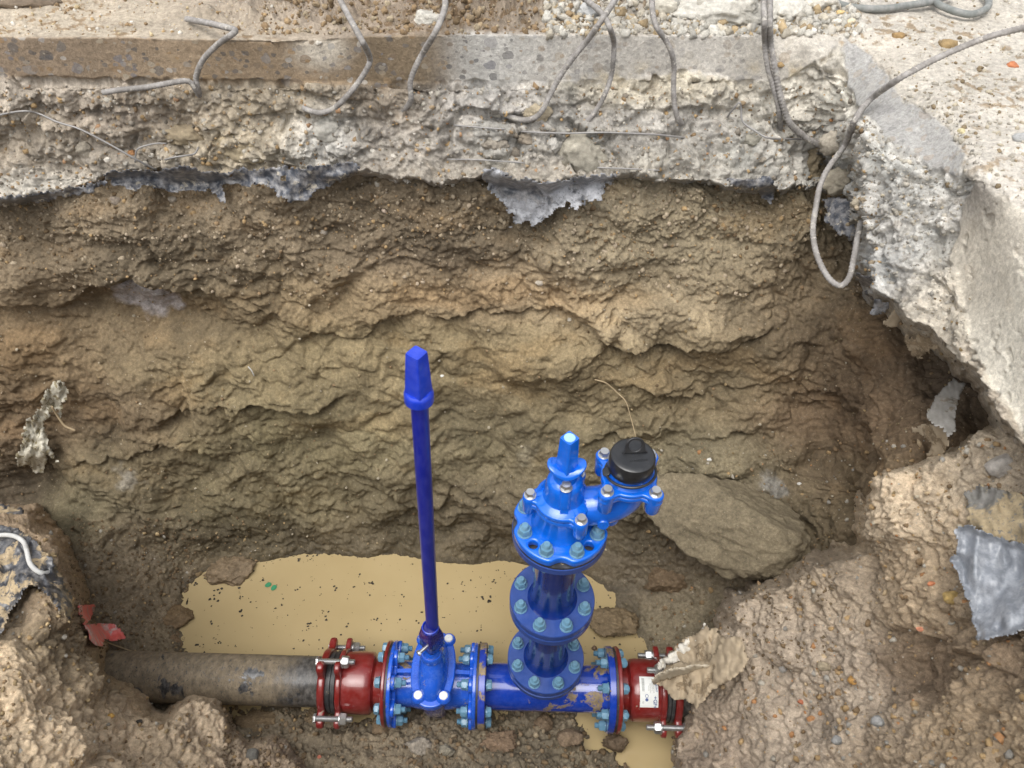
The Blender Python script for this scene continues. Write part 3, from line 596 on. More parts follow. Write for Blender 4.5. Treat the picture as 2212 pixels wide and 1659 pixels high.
rb_pts = ctl([(1485, 1590, 'd', 1.98), (1500, 1480, 'd', 1.98), (1530, 1420, 'd', 1.98), (1590, 1330, 'd', 1.90), (1650, 1290, 'd', 1.82), (1780, 1230, 'd', 1.70), (1880, 1170, 'd', 1.62), (1900, 1060, 'd', 1.52), (2000, 1010, 'd', 1.46), (2080, 985, 'd', 1.42), (2212, 940, 'd', 1.30), (2400, 1000, 'd', 1.2), (2150, 1050, 'd', 1.36), (1980, 1120, 'd', 1.45), (2050, 1280, 'd', 1.34), (1950, 1300, 'd', 1.52), (1800, 1330, 'd', 1.66), (1650, 1400, 'd', 1.80), (1600, 1550, 'd', 1.86), (1560, 1655, 'd', 1.84), (1750, 1500, 'd', 1.68), (1750, 1650, 'd', 1.56), (1950, 1450, 'd', 1.48), (2050, 1400, 'd', 1.36), (1930, 1600, 'd', 1.40), (2120, 1500, 'd', 1.22), (2212, 1300, 'd', 1.2), (2212, 1650, 'd', 1.05), (2450, 1400, 'd', 1.0), (2300, 1800, 'd', .95), (1700, 1850, 'd', 1.45), (2000, 1800, 'd', 1.2)])
rb_poly = [(1478, 1900), (1468, 1659), (1472, 1600), (1490, 1540), (1500, 1480), (1530, 1405), (1582, 1345), (1602, 1300), (1690, 1272), (1760, 1225), (1830, 1200), (1868, 1180), (1880, 1120), (1890, 1075), (1905, 1040), (1960, 1025), (2020, 1010), (2080, 985), (2110, 960), (2300, 900), (2900, 900), (2900, 1900)]
def rb_disp(P, gx, gy, Nn):
    t = bank_disp(P, gx, gy, Nn)
    return t + ledges(P, gx, gy, [([(1860, 1330), (1940, 1350), (2010, 1400), (2100, 1420), (2200, 1450)], .03, 60, 30)]) + bumps(gx, gy, [(1930, 1130, 50, 70, 0, .03), (2000, 1300, 70, 50, 0, .03), (1980, 1460, 50, 60, 20, -.03), (1870, 1240, 20, 80, 0, -.025), (1880, 1500, 60, 30, 40, -.02), (1640, 1560, 50, 70, 20, .02)])
def rb_col(P, gx, gy, amt):
    L = lin
    b = blend_cols(gx, gy, [(1680, 1420, 120, 100, L(150, 132, 108), 1), (1750, 1560, 160, 80, L(154, 136, 112), 1), (1560, 1600, 60, 60, L(140, 120, 96), 1), (1780, 1280, 100, 50, L(136, 118, 92), 1), (1960, 1100, 90, 70, L(168, 146, 112), 1.1), (2020, 1250, 90, 90, L(154, 130, 94), 1.1), (2000, 1450, 80, 60, L(116, 94, 66), 1.2), (2130, 1550, 120, 90, L(146, 122, 86), 1.1), (2150, 1040, 80, 50, L(150, 132, 104), 1), (2200, 1450, 60, 60, L(120, 98, 70), 1), (1880, 1620, 80, 60, L(140, 118, 86), 1)])
    b = (b.mean(-1, keepdims=True) * .34 + b * .66) * 1.38
    b *= (1 + .28 * fbm(P, 9, 4, 321) + .26 * fbm(P, 42, 3, 323))[..., None]
    return np.clip(b, .01, .8)
rbank, RBD = make_layer('soil_bank', rb_pts, (1420, 2560, 880, 1860), STEP, rb_disp, rb_col, M_SOIL, poly=rb_poly, fall=30, fallk=.26, edge_noise=16, keep_out=60)

# ---------------- the rest of the ground, out of frame: street beyond the slab, ground and trench wall under the photographer
def sheet(name, quads, mat, c, kind='structure'):
    V, Fq = [], []
    for q in quads: i = len(V); V += q; Fq.append([i, i + 1, i + 2, i + 3])
    me = np_mesh(name, V, Fq, np.tile(np.array(c, np.float32), (len(V), 1))); return tag(link(name, me, mat, None, False), kind=kind)
sheet('ground', [[(-60, 1.25, 1.385), (60, 1.25, 1.385), (60, 80, 1.385), (-60, 80, 1.385)], [(-60, -80, 1.385), (60, -80, 1.385), (60, -1.15, 1.385), (-60, -1.15, 1.385)], [(-60, -1.15, 1.385), (-2.6, -1.15, 1.385), (-2.6, 1.25, 1.385), (-60, 1.25, 1.385)], [(.90, -1.15, 1.408), (60, -1.15, 1.408), (60, 1.25, 1.408), (.90, 1.25, 1.408)]], M_CONC, lin(200, 182, 150))
sheet('trench_end', [[(.90, -1.15, 1.40), (.90, -.45, 1.40), (.90, -.45, .4), (.90, -1.15, .4)], [(-2.6, -1.15, 1.385), (1.6, -1.15, 1.385), (1.6, -.75, .0), (-2.6, -.75, .0)], [(-2.6, -1.15, 1.385), (-2.6, -1.15, -.2), (-2.6, 1.25, -.2), (-2.6, 1.25, 1.385)]], M_SOIL, lin(150, 128, 95))

# ---------------- muddy water
def mat_water():
    m, t, bs = new_mat('muddy_water'); co = texco(t)
    c = ramp(t, tnoise(t, co, 3.0, 4, .5), [(0.3, lin(162, 144, 106)), (0.7, lin(174, 156, 118))])
    t.links.new(c, bs.inputs['Base Color']); bs.inputs['Roughness'].default_value = 0.05; bs.inputs['IOR'].default_value = 1.33; bs.inputs['Specular IOR Level'].default_value = 0.45
    bump(t, bs, tnoise(t, co, 14, 2, .5), 0.05, 0.004)
    return m
WZ = -0.118
wv = [(x, y, WZ) for x, y in ((-1.6, -.7), (.6, -.7), (.6, .62), (-1.6, .62))]
tag(link('water', np_mesh('water', wv, [[0, 1, 2, 3]]), mat_water(), None, False), kind='structure')

# ================================================================== FITTINGS
# pipe axis runs along x at y = AY, z = 0; the riser stands at x = 0
AY = -0.012
def part(name, me, mat, parent, Mw=None, smooth='auto', label=None):
    o = bpy.data.objects.new(name, me); COL.objects.link(o)
    if me.materials and mat is not None: me.materials.clear()
    if mat is not None and not me.materials: me.materials.append(mat)
    if smooth:
        me.polygons.foreach_set('use_smooth', np.ones(len(me.polygons), bool))
        me.set_sharp_from_angle(angle=math.radians(34))
    if parent is not None: o.parent = parent; o.matrix_parent_inverse = world_of(parent).inverted()
    if Mw is not None: o.matrix_basis = Mw
    if label: o['label'] = label
    return o
def copy_part(o, parent, Mw):
    c = o.copy(); COL.objects.link(c); c.parent = parent; c.matrix_parent_inverse = world_of(parent).inverted(); c.matrix_basis = Mw
    return c
def T(x, y, z): return Matrix.Translation((x, y, z))
def RX(a): return Matrix.Rotation(math.radians(a), 4, 'X')
def RY(a): return Matrix.Rotation(math.radians(a), 4, 'Y')
def RZ(a): return Matrix.Rotation(math.radians(a), 4, 'Z')
TOX = RY(90)                                     # local +z becomes world +x
def lathe(prof, n=64, a0=0, a1=360, closed=False, mod=None):
    """profile [(z, r)] turned about z"""
    full = abs(a1 - a0) >= 360; m = n if full else n + 1
    V = []; Fq = []
    for z, r in prof:
        for k in range(m):
            a = math.radians(a0 + (a1 - a0) * k / n); rr = r * (mod(z, a) if mod else 1); V.append((rr * math.cos(a), rr * math.sin(a), z))
    P_ = len(prof)
    for i in range(P_ - 1 + (1 if closed else 0)):
        for k in range(n):
            k2 = (k + 1) % m; i2 = (i + 1) % P_
            Fq.append([i * m + k, i * m + k2, i2 * m + k2, i2 * m + k])
    return np_mesh('turned', V, Fq)
def mesh_join(*mm):
    bm = bmesh.new()
    for me, mt in mm:
        b2 = bmesh.new(); b2.from_mesh(me); b2.transform(mt or Matrix.Identity(4)); t = bpy.data.meshes.new('t'); b2.to_mesh(t); b2.free(); bm.from_mesh(t); bpy.data.meshes.remove(t)
    o = bpy.data.meshes.new('m'); bmesh.ops.recalc_face_normals(bm, faces=bm.faces); bm.to_mesh(o); bm.free(); return o
def plate(outlines, thick, bevel=0.0015, res=2):
    """closed outlines (first outer, others holes) extruded from z=0 to z=thick with rounded edges"""
    cu = bpy.data.curves.new('c', 'CURVE'); cu.dimensions = '2D'; cu.fill_mode = 'BOTH'
    for pts in outlines:
        sp_ = cu.splines.new('POLY'); sp_.points.add(len(pts) - 1); sp_.use_cyclic_u = True
        for i, (x, y) in enumerate(pts): sp_.points[i].co = (x, y, 0, 1)
    cu.extrude = max(thick / 2 - bevel, 0.0001); cu.bevel_depth = bevel; cu.bevel_resolution = res; cu.offset = -bevel
    ob = bpy.data.objects.new('tmp', cu); me = bpy.data.meshes.new_from_object(ob); bpy.data.objects.remove(ob); bpy.data.curves.remove(cu)
    me.transform(T(0, 0, thick / 2)); me.materials.clear()
    bm = bmesh.new(); bm.from_mesh(me); bmesh.ops.remove_doubles(bm, verts=bm.verts, dist=1e-5); bm.to_mesh(me); bm.free()
    return me
def circ(r, n=48, cx=0, cy=0): return [(cx + r * math.cos(2 * math.pi * k / n), cy + r * math.sin(2 * math.pi * k / n)) for k in range(n)]
def lobed(R0, lugs, n=240, notches=(), soft=0.0):
    """round outline of radius R0 with round lugs (angle, distance, radius) and scooped notches (angle, distance, radius)"""
    rr = []
    for k in range(n):
        a = 2 * math.pi * k / n; r = R0
        for la, ld, lr in lugs:
            d = a - math.radians(la); s = ld * math.sin(d)
            if math.cos(d) > 0 and abs(s) < lr: r = max(r, ld * math.cos(d) + math.sqrt(lr * lr - s * s))
        for la, ld, lr in notches:
            d = a - math.radians(la); s = ld * math.sin(d)
            if math.cos(d) > 0 and abs(s) < lr: r = min(r, ld * math.cos(d) - math.sqrt(lr * lr - s * s))
        rr.append(r)
    rr = np.array(rr)
    for _ in range(int(soft)): rr = (np.roll(rr, 1) + rr * 2 + np.roll(rr, -1)) / 4
    return [(r * math.cos(2 * math.pi * k / n), r * math.sin(2 * math.pi * k / n)) for k, r in enumerate(rr)]
def superoval(a, b, e=2.6, n=96): return [(a * math.copysign(abs(math.cos(t)) ** (2 / e), math.cos(t)), b * math.copysign(abs(math.sin(t)) ** (2 / e), math.sin(t))) for t in [2 * math.pi * k / n for k in range(n)]]
def loft(rings, cap=True):
    n = len(rings[0]); V = [p for r in rings for p in r]; Fq = []
    for i in range(len(rings) - 1):
        for k in range(n): Fq.append([i * n + k, i * n + (k + 1) % n, (i + 1) * n + (k + 1) % n, (i + 1) * n + k])
    bm = bmesh.new(); vs = [bm.verts.new(v) for v in V]
    for f in Fq: bm.faces.new([vs[i] for i in f])
    if cap: bm.faces.new(vs[:n][::-1]); bm.faces.new(vs[-n:])
    bmesh.ops.recalc_face_normals(bm, faces=bm.faces)
    me = bpy.data.meshes.new('loft'); bm.to_mesh(me); bm.free(); return me
def tube_np(pts, rad, n=10, sub=4, taper=None, close_ends=True, rib=None):
    """smooth tube through points (Catmull-Rom), optional ribbing of a deformed bar"""
    p = np.array(pts, float)
    q = np.vstack([2 * p[0] - p[1], p, 2 * p[-1] - p[-2]]); out = []
    for i in range(1, len(q) - 2):
        for k in range(sub):
            t = k / sub; a, b, c, d = q[i - 1], q[i], q[i + 1], q[i + 2]
            out.append(.5 * ((2 * b) + (c - a) * t + (2 * a - 5 * b + 4 * c - d) * t * t + (3 * b - a - 3 * c + d) * t ** 3))
    out.append(p[-1]); c = np.array(out)
    if rib:                                       # resample evenly for ribs
        L = np.r_[0, np.cumsum(np.linalg.norm(np.diff(c, axis=0), axis=1))]; m = int(L[-1] / (rib[0] / 4)) + 2
        s = np.linspace(0, L[-1], m); c = np.stack([np.interp(s, L, c[:, i]) for i in range(3)], -1)
    t = np.gradient(c, axis=0); t /= np.linalg.norm(t, axis=1, keepdims=True) + 1e-9
    u = np.cross(t[0], [0.3, 0.5, .8]); u /= np.linalg.norm(u); V = []
    for i in range(len(c)):
        u = u - t[i] * (u @ t[i]); u /= np.linalg.norm(u) + 1e-9; v = np.cross(t[i], u)
        r = rad if taper is None else rad * np.interp(i / (len(c) - 1), *taper)
        for k in range(n):
            a = 2 * math.pi * k / n; rr = r
            if rib and abs(math.sin(a)) > .35 and (i + (1 if math.sin(a) > 0 else 3)) % 4 == 0: rr = r * (1 + rib[1])
            V.append(c[i] + rr * (math.cos(a) * u + math.sin(a) * v))
    Fq = [[i * n + k, i * n + (k + 1) % n, (i + 1) * n + (k + 1) % n, (i + 1) * n + k] for i in range(len(c) - 1) for k in range(n)]
    V.append(c[0] - t[0] * rad * .4); V.append(c[-1] + t[-1] * rad * .4); a0 = len(V) - 2
    for k in range(n):
        Fq.append([a0, (k + 1) % n, k, k]); Fq.append([a0 + 1, (len(c) - 1) * n + k, (len(c) - 1) * n + (k + 1) % n, (len(c) - 1) * n + k])
    bm = bmesh.new(); vs = [bm.verts.new(v) for v in V]
    for f in Fq:
        g = []; [g.append(x) for x in f if x not in g]
        try: bm.faces.new([vs[i] for i in g])
        except ValueError: pass
    bmesh.ops.recalc_face_normals(bm, faces=bm.faces)
    me = bpy.data.meshes.new('tube'); bm.to_mesh(me); bm.free(); return me
def hexhead(af, h, washer=0.0, wt=0.003, dome=True):
    """hexagon head or nut with chamfered top, with a washer under it; sits on z=0"""
    R = af / math.sqrt(3); parts = []
    z0 = 0
    if washer: parts.append((lathe([(0, 0.001), (0, washer), (wt * .8, washer), (wt, washer * .96), (wt, 0.001)], 32), None)); z0 = wt
    hexr = lambda r, z: [(r * math.cos(math.radians(60 * k + 10 * 0)), r * math.sin(math.radians(60 * k)), z) for k in range(6)]
    bm = bmesh.new(); n = 24; rings = []
    for z, rc, clip in ((z0, R, 1), (z0 + h * .8, R, 1), (z0 + h, R, 0)):
        rg = []
        for k in range(n):
            a = 2 * math.pi * k / n; m = (a % (math.pi / 3)) - math.pi / 6; rh = (af / 2) / math.cos(m)
            r = rh if clip else min(rh, af / 2 * .95); zz = z
            rg.append((r * math.cos(a), r * math.sin(a), zz))
        rings.append(rg)
    parts.append((loft(rings), None))
    return mesh_join(*parts)
def hexmesh(af, h, washer=0, wt=.003): return hexhead(af, h, washer, wt)
NUT = hexmesh(.0245, .0145, .0155); NUT.name = 'nut'
HEAD = hexmesh(.0245, .011, .0155); HEAD.name = 'head'
BNUT = hexmesh(.028, .016, .0165)
SHEAD = hexmesh(.0175, .010, .0125, .002)
def stud_mesh(r, L):
    prof = [(0, .0005), (0, r)]; z = 0.001
    while z < L - .003: prof += [(z, r), (z + .0009, r * .9)]; z += .0018
    prof += [(L - .002, r), (L, r * .8), (L, .0005)]
    return lathe(prof, 16)
STUD = stud_mesh(.0078, .084)
STUDL = stud_mesh(.0078, .100)
def bolt_set(parent, M0, mat=M_BOLT, nut_side=1, grip=.055, nut_gap=0.0, with_head=True, label=None, spin=0):
    """M0: local z along the bolt, origin at the nut seat; shank is the part, nut and head its sub-parts"""
    sh = part('bolt', STUD, mat, parent, M0 @ T(0, 0, -.055))
    part('nut', NUT, mat, sh, M0 @ RZ(spin), 'auto')
    if with_head: part('bolt_head', HEAD, mat, sh, M0 @ T(0, 0, -grip) @ RX(180) @ RZ(spin), 'auto')
    return sh
def joint_bolts(parent, xs_nut, dirn, R=.0925, grip=.052, proud=None):
    """8 bolts round the horizontal pipe; dirn=+1 the nut faces +x"""
    for k in range(8):
        a = math.radians(22.5 + 45 * k); y = AY - R * math.sin(a); z = R * math.cos(a)
        M0 = T(xs_nut, y, z) @ (RY(90) if dirn > 0 else RY(-90))
        bolt_set(parent, M0, grip=grip, spin=random.uniform(0, 60))
def xl(prof, n=72, **k):                                        # turned part along x: prof [(x, r)]
    me = lathe([(x, r) for x, r in prof], n, **k); me.transform(T(0, AY, 0) @ RY(90)); return me
def text_mesh(body, size, ext=.0006, bold=False, space=1.0):
    cu = bpy.data.curves.new('t', 'FONT'); cu.body = body; cu.size = size; cu.extrude = ext; cu.align_x = 'CENTER'; cu.align_y = 'CENTER'; cu.space_character = space; cu.resolution_u = 3
    if bold: cu.offset = size * .02
    ob = bpy.data.objects.new('tmp', cu); me = bpy.data.meshes.new_from_object(ob); bpy.data.objects.remove(ob); bpy.data.curves.remove(cu); me.materials.clear(); return me
def wrap_cyl(me, r, x0, phi0, yoff=AY):
    """lay a flat mesh (x along pipe, y round the pipe) on the horizontal pipe; phi from the top towards the viewer"""
    n = len(me.vertices); co = np.empty(n * 3); me.vertices.foreach_get('co', co); co = co.reshape(-1, 3)
    ph = math.radians(phi0) - co[:, 1] / r; rr = r + co[:, 2]
    out = np.stack([x0 + co[:, 0], yoff - rr * np.sin(ph), rr * np.cos(ph)], -1); me.vertices.foreach_set('co', out.ravel()); me.update(); return me

# ---------------- black polyethylene pipe
t = empty('water_pipe', (-.9, AY, 0), 'mud-smeared black plastic water pipe running from the left bank into the red coupling', 'pipe')
part('pipe_wall', xl([(-1.45, .060), (-1.45, .0665), (-1.15, .0665), (-.57, .0665), (-.565, .064)], 96), M_PE, t, smooth=True)

# ---------------- red couplings
def coupling(t, s, xe, xg0, xg1, xf, xb0, xb1, xn, xfl0, xfl1, studdir):
    """end ring centre .. gasket .. lug flange .. body .. neck .. bolted flange, positions along x; s=+1 when the body lies to the right"""
    lugs = [(a, .105, .019) for a in (5, 95, 185, 275)]
    w = .011
    R_ = plate([lobed(.088, lugs, soft=3), circ(.071, 72)], .020, .006)
    part('clamp_ring', R_, M_RED, t, T(xe - .0100, AY, 0) @ TOX @ RZ(180))
    lo, hi = min(xg0, xg1), max(xg0, xg1)
    part('rubber_seal', xl([(lo, .070), (lo, .078), (lo + .003, .080), (lo + (hi - lo) * .45, .080), (lo + (hi - lo) * .5, .075), (lo + (hi - lo) * .55, .0825), (hi - .002, .084), (hi, .078)], 72), M_RUB, t)
    F_ = plate([lobed(.088, lugs, soft=3), circ(.060, 72)], .015, .004)
    part('lug_flange', F_, M_RED, t, T(xf - .0075, AY, 0) @ TOX @ RZ(180))
    b0, b1 = (xb0, xb1)
    prof = [(b0, .079), (b0 + s * .01, .0815), (b0 + s * .03, .0825), (b0 + (b1 - b0) * .72, .0825), (b0 + (b1 - b0) * .88, .081), (b0 + (b1 - b0) * .97, .075), (b1, .066), (b1 + s * .004, .0625), (xn, .0615)]
    part('body', xl(prof, 96), M_RED, t)
    fl = xl([(min(xfl0, xfl1), .055), (min(xfl0, xfl1), .111), (min(xfl0, xfl1) + .0025, .1135), (max(xfl0, xfl1) - .0025, .1135), (max(xfl0, xfl1), .111), (max(xfl0, xfl1), .055)], 96)
    part('flange', fl, M_RED, t)
    for a in (-5, 85, 175, 265):
        r = math.radians(a); y = AY - .105 * math.sin(r); z = .105 * math.cos(r)
        far = xe - s * .014
        sh = part('stud', STUDL, M_STEEL, t, T(xe - s * .012, y, z) @ (RY(90) if s > 0 else RY(-90)))
        part('nut', BNUT, M_STEEL, sh, T(xf + s * .008, y, z) @ (RY(90) if s > 0 else RY(-90)) @ RZ(a * 3))
        part('stud_head', hexmesh(.022, .007), M_STEEL, sh, T(xe - s * .0095, y, z) @ (RY(-90) if s > 0 else RY(90)))
t = empty('pipe_coupling', (-.52, AY, 0), 'red flanged pipe coupling left of the valve, gripping the end of the black pipe', 'pipe coupling', 'red flanged pipe couplings')
coupling(t, 1, -.597, -.587, -.559, -.5515, -.545, -.463, -.433, -.4335, -.4235, 1)
part('gasket', xl([(-.4235, .06), (-.4235, .1095), (-.4175, .1095), (-.4175, .06)], 72), M_RUB, t)
t2 = empty('pipe_coupling', (.27, AY, 0), 'red flanged pipe coupling with a white sticker, at the right end under the dirty cloth', 'pipe coupling', 'red flanged pipe couplings')
coupling(t2, -1, .362, .352, .331, .3215, .315, .232, .207, .1965, .2075, -1)
part('gasket', xl([(.190, .06), (.190, .1095), (.1965, .1095), (.1965, .06)], 72), M_RUB, t2)
part('pipe_stub', xl([(.34, .0665), (.62, .0665)], 72), M_PE, t2)
# sticker with print
lab = bpy.data.meshes.new('sticker'); bm = bmesh.new()
nx, ny = 6, 16; g = [[bm.verts.new((-.0245 + .049 * i / nx, -.0395 + .079 * j / ny, .0008)) for i in range(nx + 1)] for j in range(ny + 1)]
for j in range(ny):
    for i in range(nx): bm.faces.new((g[j][i], g[j][i + 1], g[j + 1][i + 1], g[j + 1][i]))
bm.to_mesh(lab); bm.free()
LX, LPH = .2795, 27
stk = part('sticker', wrap_cyl(lab, .083, LX, LPH), M_PAPER, t2, smooth=True)
def on_label(me, u, v, mat, name, rot=-90):
    me.transform(T(u, v, .0011) @ RZ(rot)); part(name, wrap_cyl(me, .083, LX, LPH), mat, stk, smooth=None)
on_label(text_mesh('+GF+', .0135, .0001, True), .0155, -.0255, M_INK, 'lettering')
on_label(text_mesh('MULTI/JOINT', .0062, .0001, True), .0195, .019, M_INK, 'lettering')
on_label(text_mesh('FLANGE ADAPTOR\n104-132 PN16', .0042, .0001), .010, .016, M_INKG, 'small_print')
on_label(text_mesh('RESTRAINED\nDN100', .0042, .0001), .001, .010, M_INKG, 'small_print')
def bars_mesh():
    bm = bmesh.new(); y = -.011
    rr = random.Random(3)
    while y < .022:
        w = rr.choice((.0006, .0009, .0014)); vs = [bm.verts.new(c) for c in ((-.0035, y, 0), (.0035, y, 0), (.0035, y + w, 0), (-.0035, y + w, 0))]; bm.faces.new(vs); y += w + rr.choice((.0005, .0009))
    me = bpy.data.meshes.new('bars'); bm.to_mesh(me); bm.free(); return me
on_label(bars_mesh(), -.0155, .013, M_INKG, 'barcode', 0)
on_label(plate([circ(.0042, 20)], .0002, .00002, 0), -.0065, -.019, M_INK, 'emblem', 0)
on_label(plate([circ(.0046, 20), circ(.0034, 20)], .0002, .00002, 0), -.0065, -.0095, M_INK, 'emblem', 0)
on_label(text_mesh('WRAS\nGSK', .0030, .0001), -.0165, -.026, M_INKG, 'small_print')

# ---------------- blue gate valve
VX = -.298
t = empty('gate_valve', (VX, AY, 0), 'blue cast gate valve with an oval bolted bonnet, under the tall spindle', 'gate valve')
fl = lambda x0, x1, r=.1135: xl([(x0, .05), (x0, r - .002), (x0 + .002, r), (x1 - .002, r), (x1, r - .002), (x1, .05)], 96)
part('flange', fl(-.4175, -.407), M_VALVE, t)
lugp = plate([lobed(.083, [(22.5 + 45 * k, .0925, .021) for k in range(8)], soft=2), circ(.055, 48)], .011, .003)
part('flange_boss', lugp, M_VALVE, t, T(-.408, AY, 0) @ TOX)
part('flange', fl(-.192, -.1815), M_VALVE, t)
part('flange_boss', lugp, M_VALVE, t, T(-.202, AY, 0) @ TOX)
part('gasket', xl([(-.1815, .06), (-.1815, .111), (-.176, .111), (-.176, .06)], 72), M_RUB, t)
part('body', xl([(-.41, .064), (-.395, .0615), (-.36, .0605), (-.34, .064), (-.298, .068), (-.256, .064), (-.236, .0605), (-.205, .0615), (-.19, .064)], 96), M_VALVE, t)
# oblong chamber under the bonnet flange and the foot below
def ov(a, b, z, cx=VX, cy=AY, e=2.8, n=72): return [(cx + x, cy + y, z) for x, y in superoval(a, b, e, n)]
part('chamber', loft([ov(.030, .045, -.100, e=3.5), ov(.033, .055, -.094, e=3.5), ov(.036, .066, -.06), ov(.040, .080, -.01), ov(.044, .088, .04), ov(.046, .092, .075), ov(.050, .096, .090)]), M_TEE, t)
out = superoval(.059, .106, 2.3, 120)
part('bonnet_flange', plate([out], .016, .004), M_VALVE, t, T(VX, AY, .088))
part('lower_lip', plate([superoval(.058, .104, 2.3, 120)], .009, .003), M_VALVE, t, T(VX, AY, .077))
part('bonnet', loft([ov(.041, .092, .102, e=2.2), ov(.040, .089, .112, e=2.2), ov(.037, .080, .128, e=2.2), ov(.034, .064, .146, cy=AY + .004, e=2.2), ov(.031, .050, .160, cy=AY + .008, e=2.1), ov(.029, .040, .172, cy=AY + .010, e=2.1), ov(.026, .032, .184, cy=AY + .008, e=2), ov(.0245, .0255, .196, cy=AY + .004, e=2), ov(.024, .024, .206, cy=AY, e=2), ov(.020, .020, .212, cy=AY, e=2)]), M_VALVE, t)
part('stem_collar', loft([ov(.029, .029, .176, cy=AY, e=2), ov(.029, .029, .190, cy=AY, e=2), ov(.026, .026, .196, cy=AY, e=2)]), M_VALVE, t)
for bx, by, bz in ((-.032, -.078, .104), (.034, -.078, .104), (.035, .080, .104), (-.034, .080, .104)):
    pd = part('bolt_boss', lathe([(0, .0195), (.003, .0185), (.006, .016), (.0085, .0145), (.0085, .001)], 28), M_VALVE, t, T(VX + bx, AY + by, bz))
    part('bolt_seal', lathe([(0, .0115), (.003, .0115), (.0045, .010), (.0048, .004), (.0052, .0005)], 24), M_WSTEEL, pd, T(VX + bx, AY + by, bz + .0075))
pd = part('bolt_boss', loft([ov(.022, .024, .120, cy=AY - .040, e=2.4), ov(.019, .021, .142, cy=AY - .037, e=2.4), ov(.017, .018, .150, cy=AY - .036, e=2.4)]), M_VALVE, t)
part('bolt_seal', lathe([(0, .0118), (.003, .0118), (.0045, .010), (.0048, .004), (.0052, .0005)], 24), M_WSTEEL, pd, T(VX + .001, AY - .036, .149))
for sx in (-1, 1):
    part('rib', loft([[(VX + sx * .045, AY - .0 + y, z) for y, z in ((-.006, .086), (.006, .086), (.006, .058), (-.006, .058))], [(VX + sx * .105, AY + y, z) for y, z in ((-.005, .080), (.005, .080), (.005, .05), (-.005, .05))]]), M_VALVE, t)
for sx, body, size in ((1, 'M001008Z ENG', .0125), (-1, 'AVK 25.3 DN100', .0115)):
    me = text_mesh(body, size, .0007)
    n = len(me.vertices); co = np.empty(n * 3); me.vertices.foreach_get('co', co); co = co.reshape(-1, 3)
    s_ = co[:, 0]; a = np.clip(s_ / .098, -1.2, 1.2)                         # follow the oval rim
    X = sx * (.0475 * np.cos(a) ** .8) ; Y = .098 * np.sin(a) * 1.0
    off = -co[:, 1] * sx
    outp = np.stack([VX + X + off * 1.0 * sx * sx * (1 if sx > 0 else 1) * 1.0, AY + Y + .006, .1042 + co[:, 2]], -1) if sx > 0 else np.stack([VX + X - co[:, 1] * -1 * -1, AY + Y + .006, .1042 + co[:, 2]], -1)
    me.vertices.foreach_set('co', outp.ravel()); me.update(); part('lettering', me, M_VALVE, t, smooth=None)
joint_bolts(t, -.397, 1, grip=.040)
joint_bolts(t, -.204, -1, grip=.050)

# ---------------- spindle extension
t = empty('spindle_extension', (-.288, 0, .2), 'tall dark blue valve spindle tube with a square cap, standing on the gate valve', 'valve spindle')
B0 = Vector((-.2895, -.004, .312)); B1 = Vector((-.2690, 0, 1.128)); ax = (B1 - B0).normalized(); L_ = (B1 - B0).length
MS = T(*B0) @ ax.to_track_quat('Z', 'Y').to_matrix().to_4x4()
part('tube', lathe([(-.02, .0158), (0, .0158), (L_ * .5, .0160), (L_, .0158), (L_ + .002, .013)], 40), M_TUBE, t, MS)
def sq(h, z, e=5.5, rot=45, n=48):
    o_ = []
    for x, y in superoval(h, h, e, n):
        c_, s_ = math.cos(math.radians(rot)), math.sin(math.radians(rot)); o_.append((x * c_ - y * s_, x * s_ + y * c_, z))
    return o_
MC = T(*B1) @ ax.to_track_quat('Z', 'Y').to_matrix().to_4x4() @ RZ(0)
ringz = lathe([(-.004, .016), (-.004, .0225), (-.001, .0262), (.014, .0262), (.018, .0255), (.022, .022), (.022, .001)], 56)
cone = loft([sq(.0185, .010, 9), sq(.0180, .022, 10), sq(.0138, .1075, 10), sq(.0132, .110, 9)])
capo = part('square_cap', mesh_join((ringz, None), (cone, None)), M_TUBECAP, t, MC)
scr = lathe([(0, .0228), (.0007, .0228), (.0011, .0215), (.0007, .0205), (0, .0205)], 56)
# square socket at the foot
MB = T(VX + .004, AY + .004, .236)
sock = loft([sq(.0200, -.014, 8), sq(.0245, .000, 9), sq(.0235, .052, 9), sq(.0185, .080, 7), sq(.0180, .084, 7)])
so_ = part('socket', sock, M_TUBELOW, t, MB)
part('collar', lathe([(.078, .0158), (.078, .0215), (.088, .0210), (.0895, .0185), (.085, .0165)], 40), M_TUBECAP, t, MB)
MSB = T(VX + .004 - .024, AY - .020, .242) @ RZ(-135) @ RY(90)
sb = part('set_screw', mesh_join((lathe([(-.012, .0045), (.010, .0045)], 16), None), (hexmesh(.0135, .0065), T(0, 0, .006))), M_STEEL, t, MSB)

# ---------------- tee
t = empty('pipe_tee', (0, AY, 0), 'glossy royal blue pipe tee between the gate valve and the right red coupling', 'pipe tee')
part('flange', fl(-.176, -.157), M_TEEF, t, label='mud-caked flange bolted to the gate valve')
part('flange', fl(.1715, .190), M_TEE, t)
tprof = [(-.158, .068), (-.150, .0645), (-.14, .0625), (0, .0622), (.150, .0625), (.164, .0645), (.173, .068)]
part('body', xl(tprof, 96), M_TEE, t)
def zl(prof, n=96): return lathe(prof, n)
part('branch', zl([(.02, .049), (.085, .049), (.105, .050), (.118, .053), (.124, .058)]), M_TEE, t, T(0, 0, 0))
part('flange', zl([(.124, .05), (.124, .0985), (.126, .1), (.1395, .1), (.141, .098), (.141, .05)]), M_SPFL, t)
joint_bolts(t, .1705, -1, grip=.038)

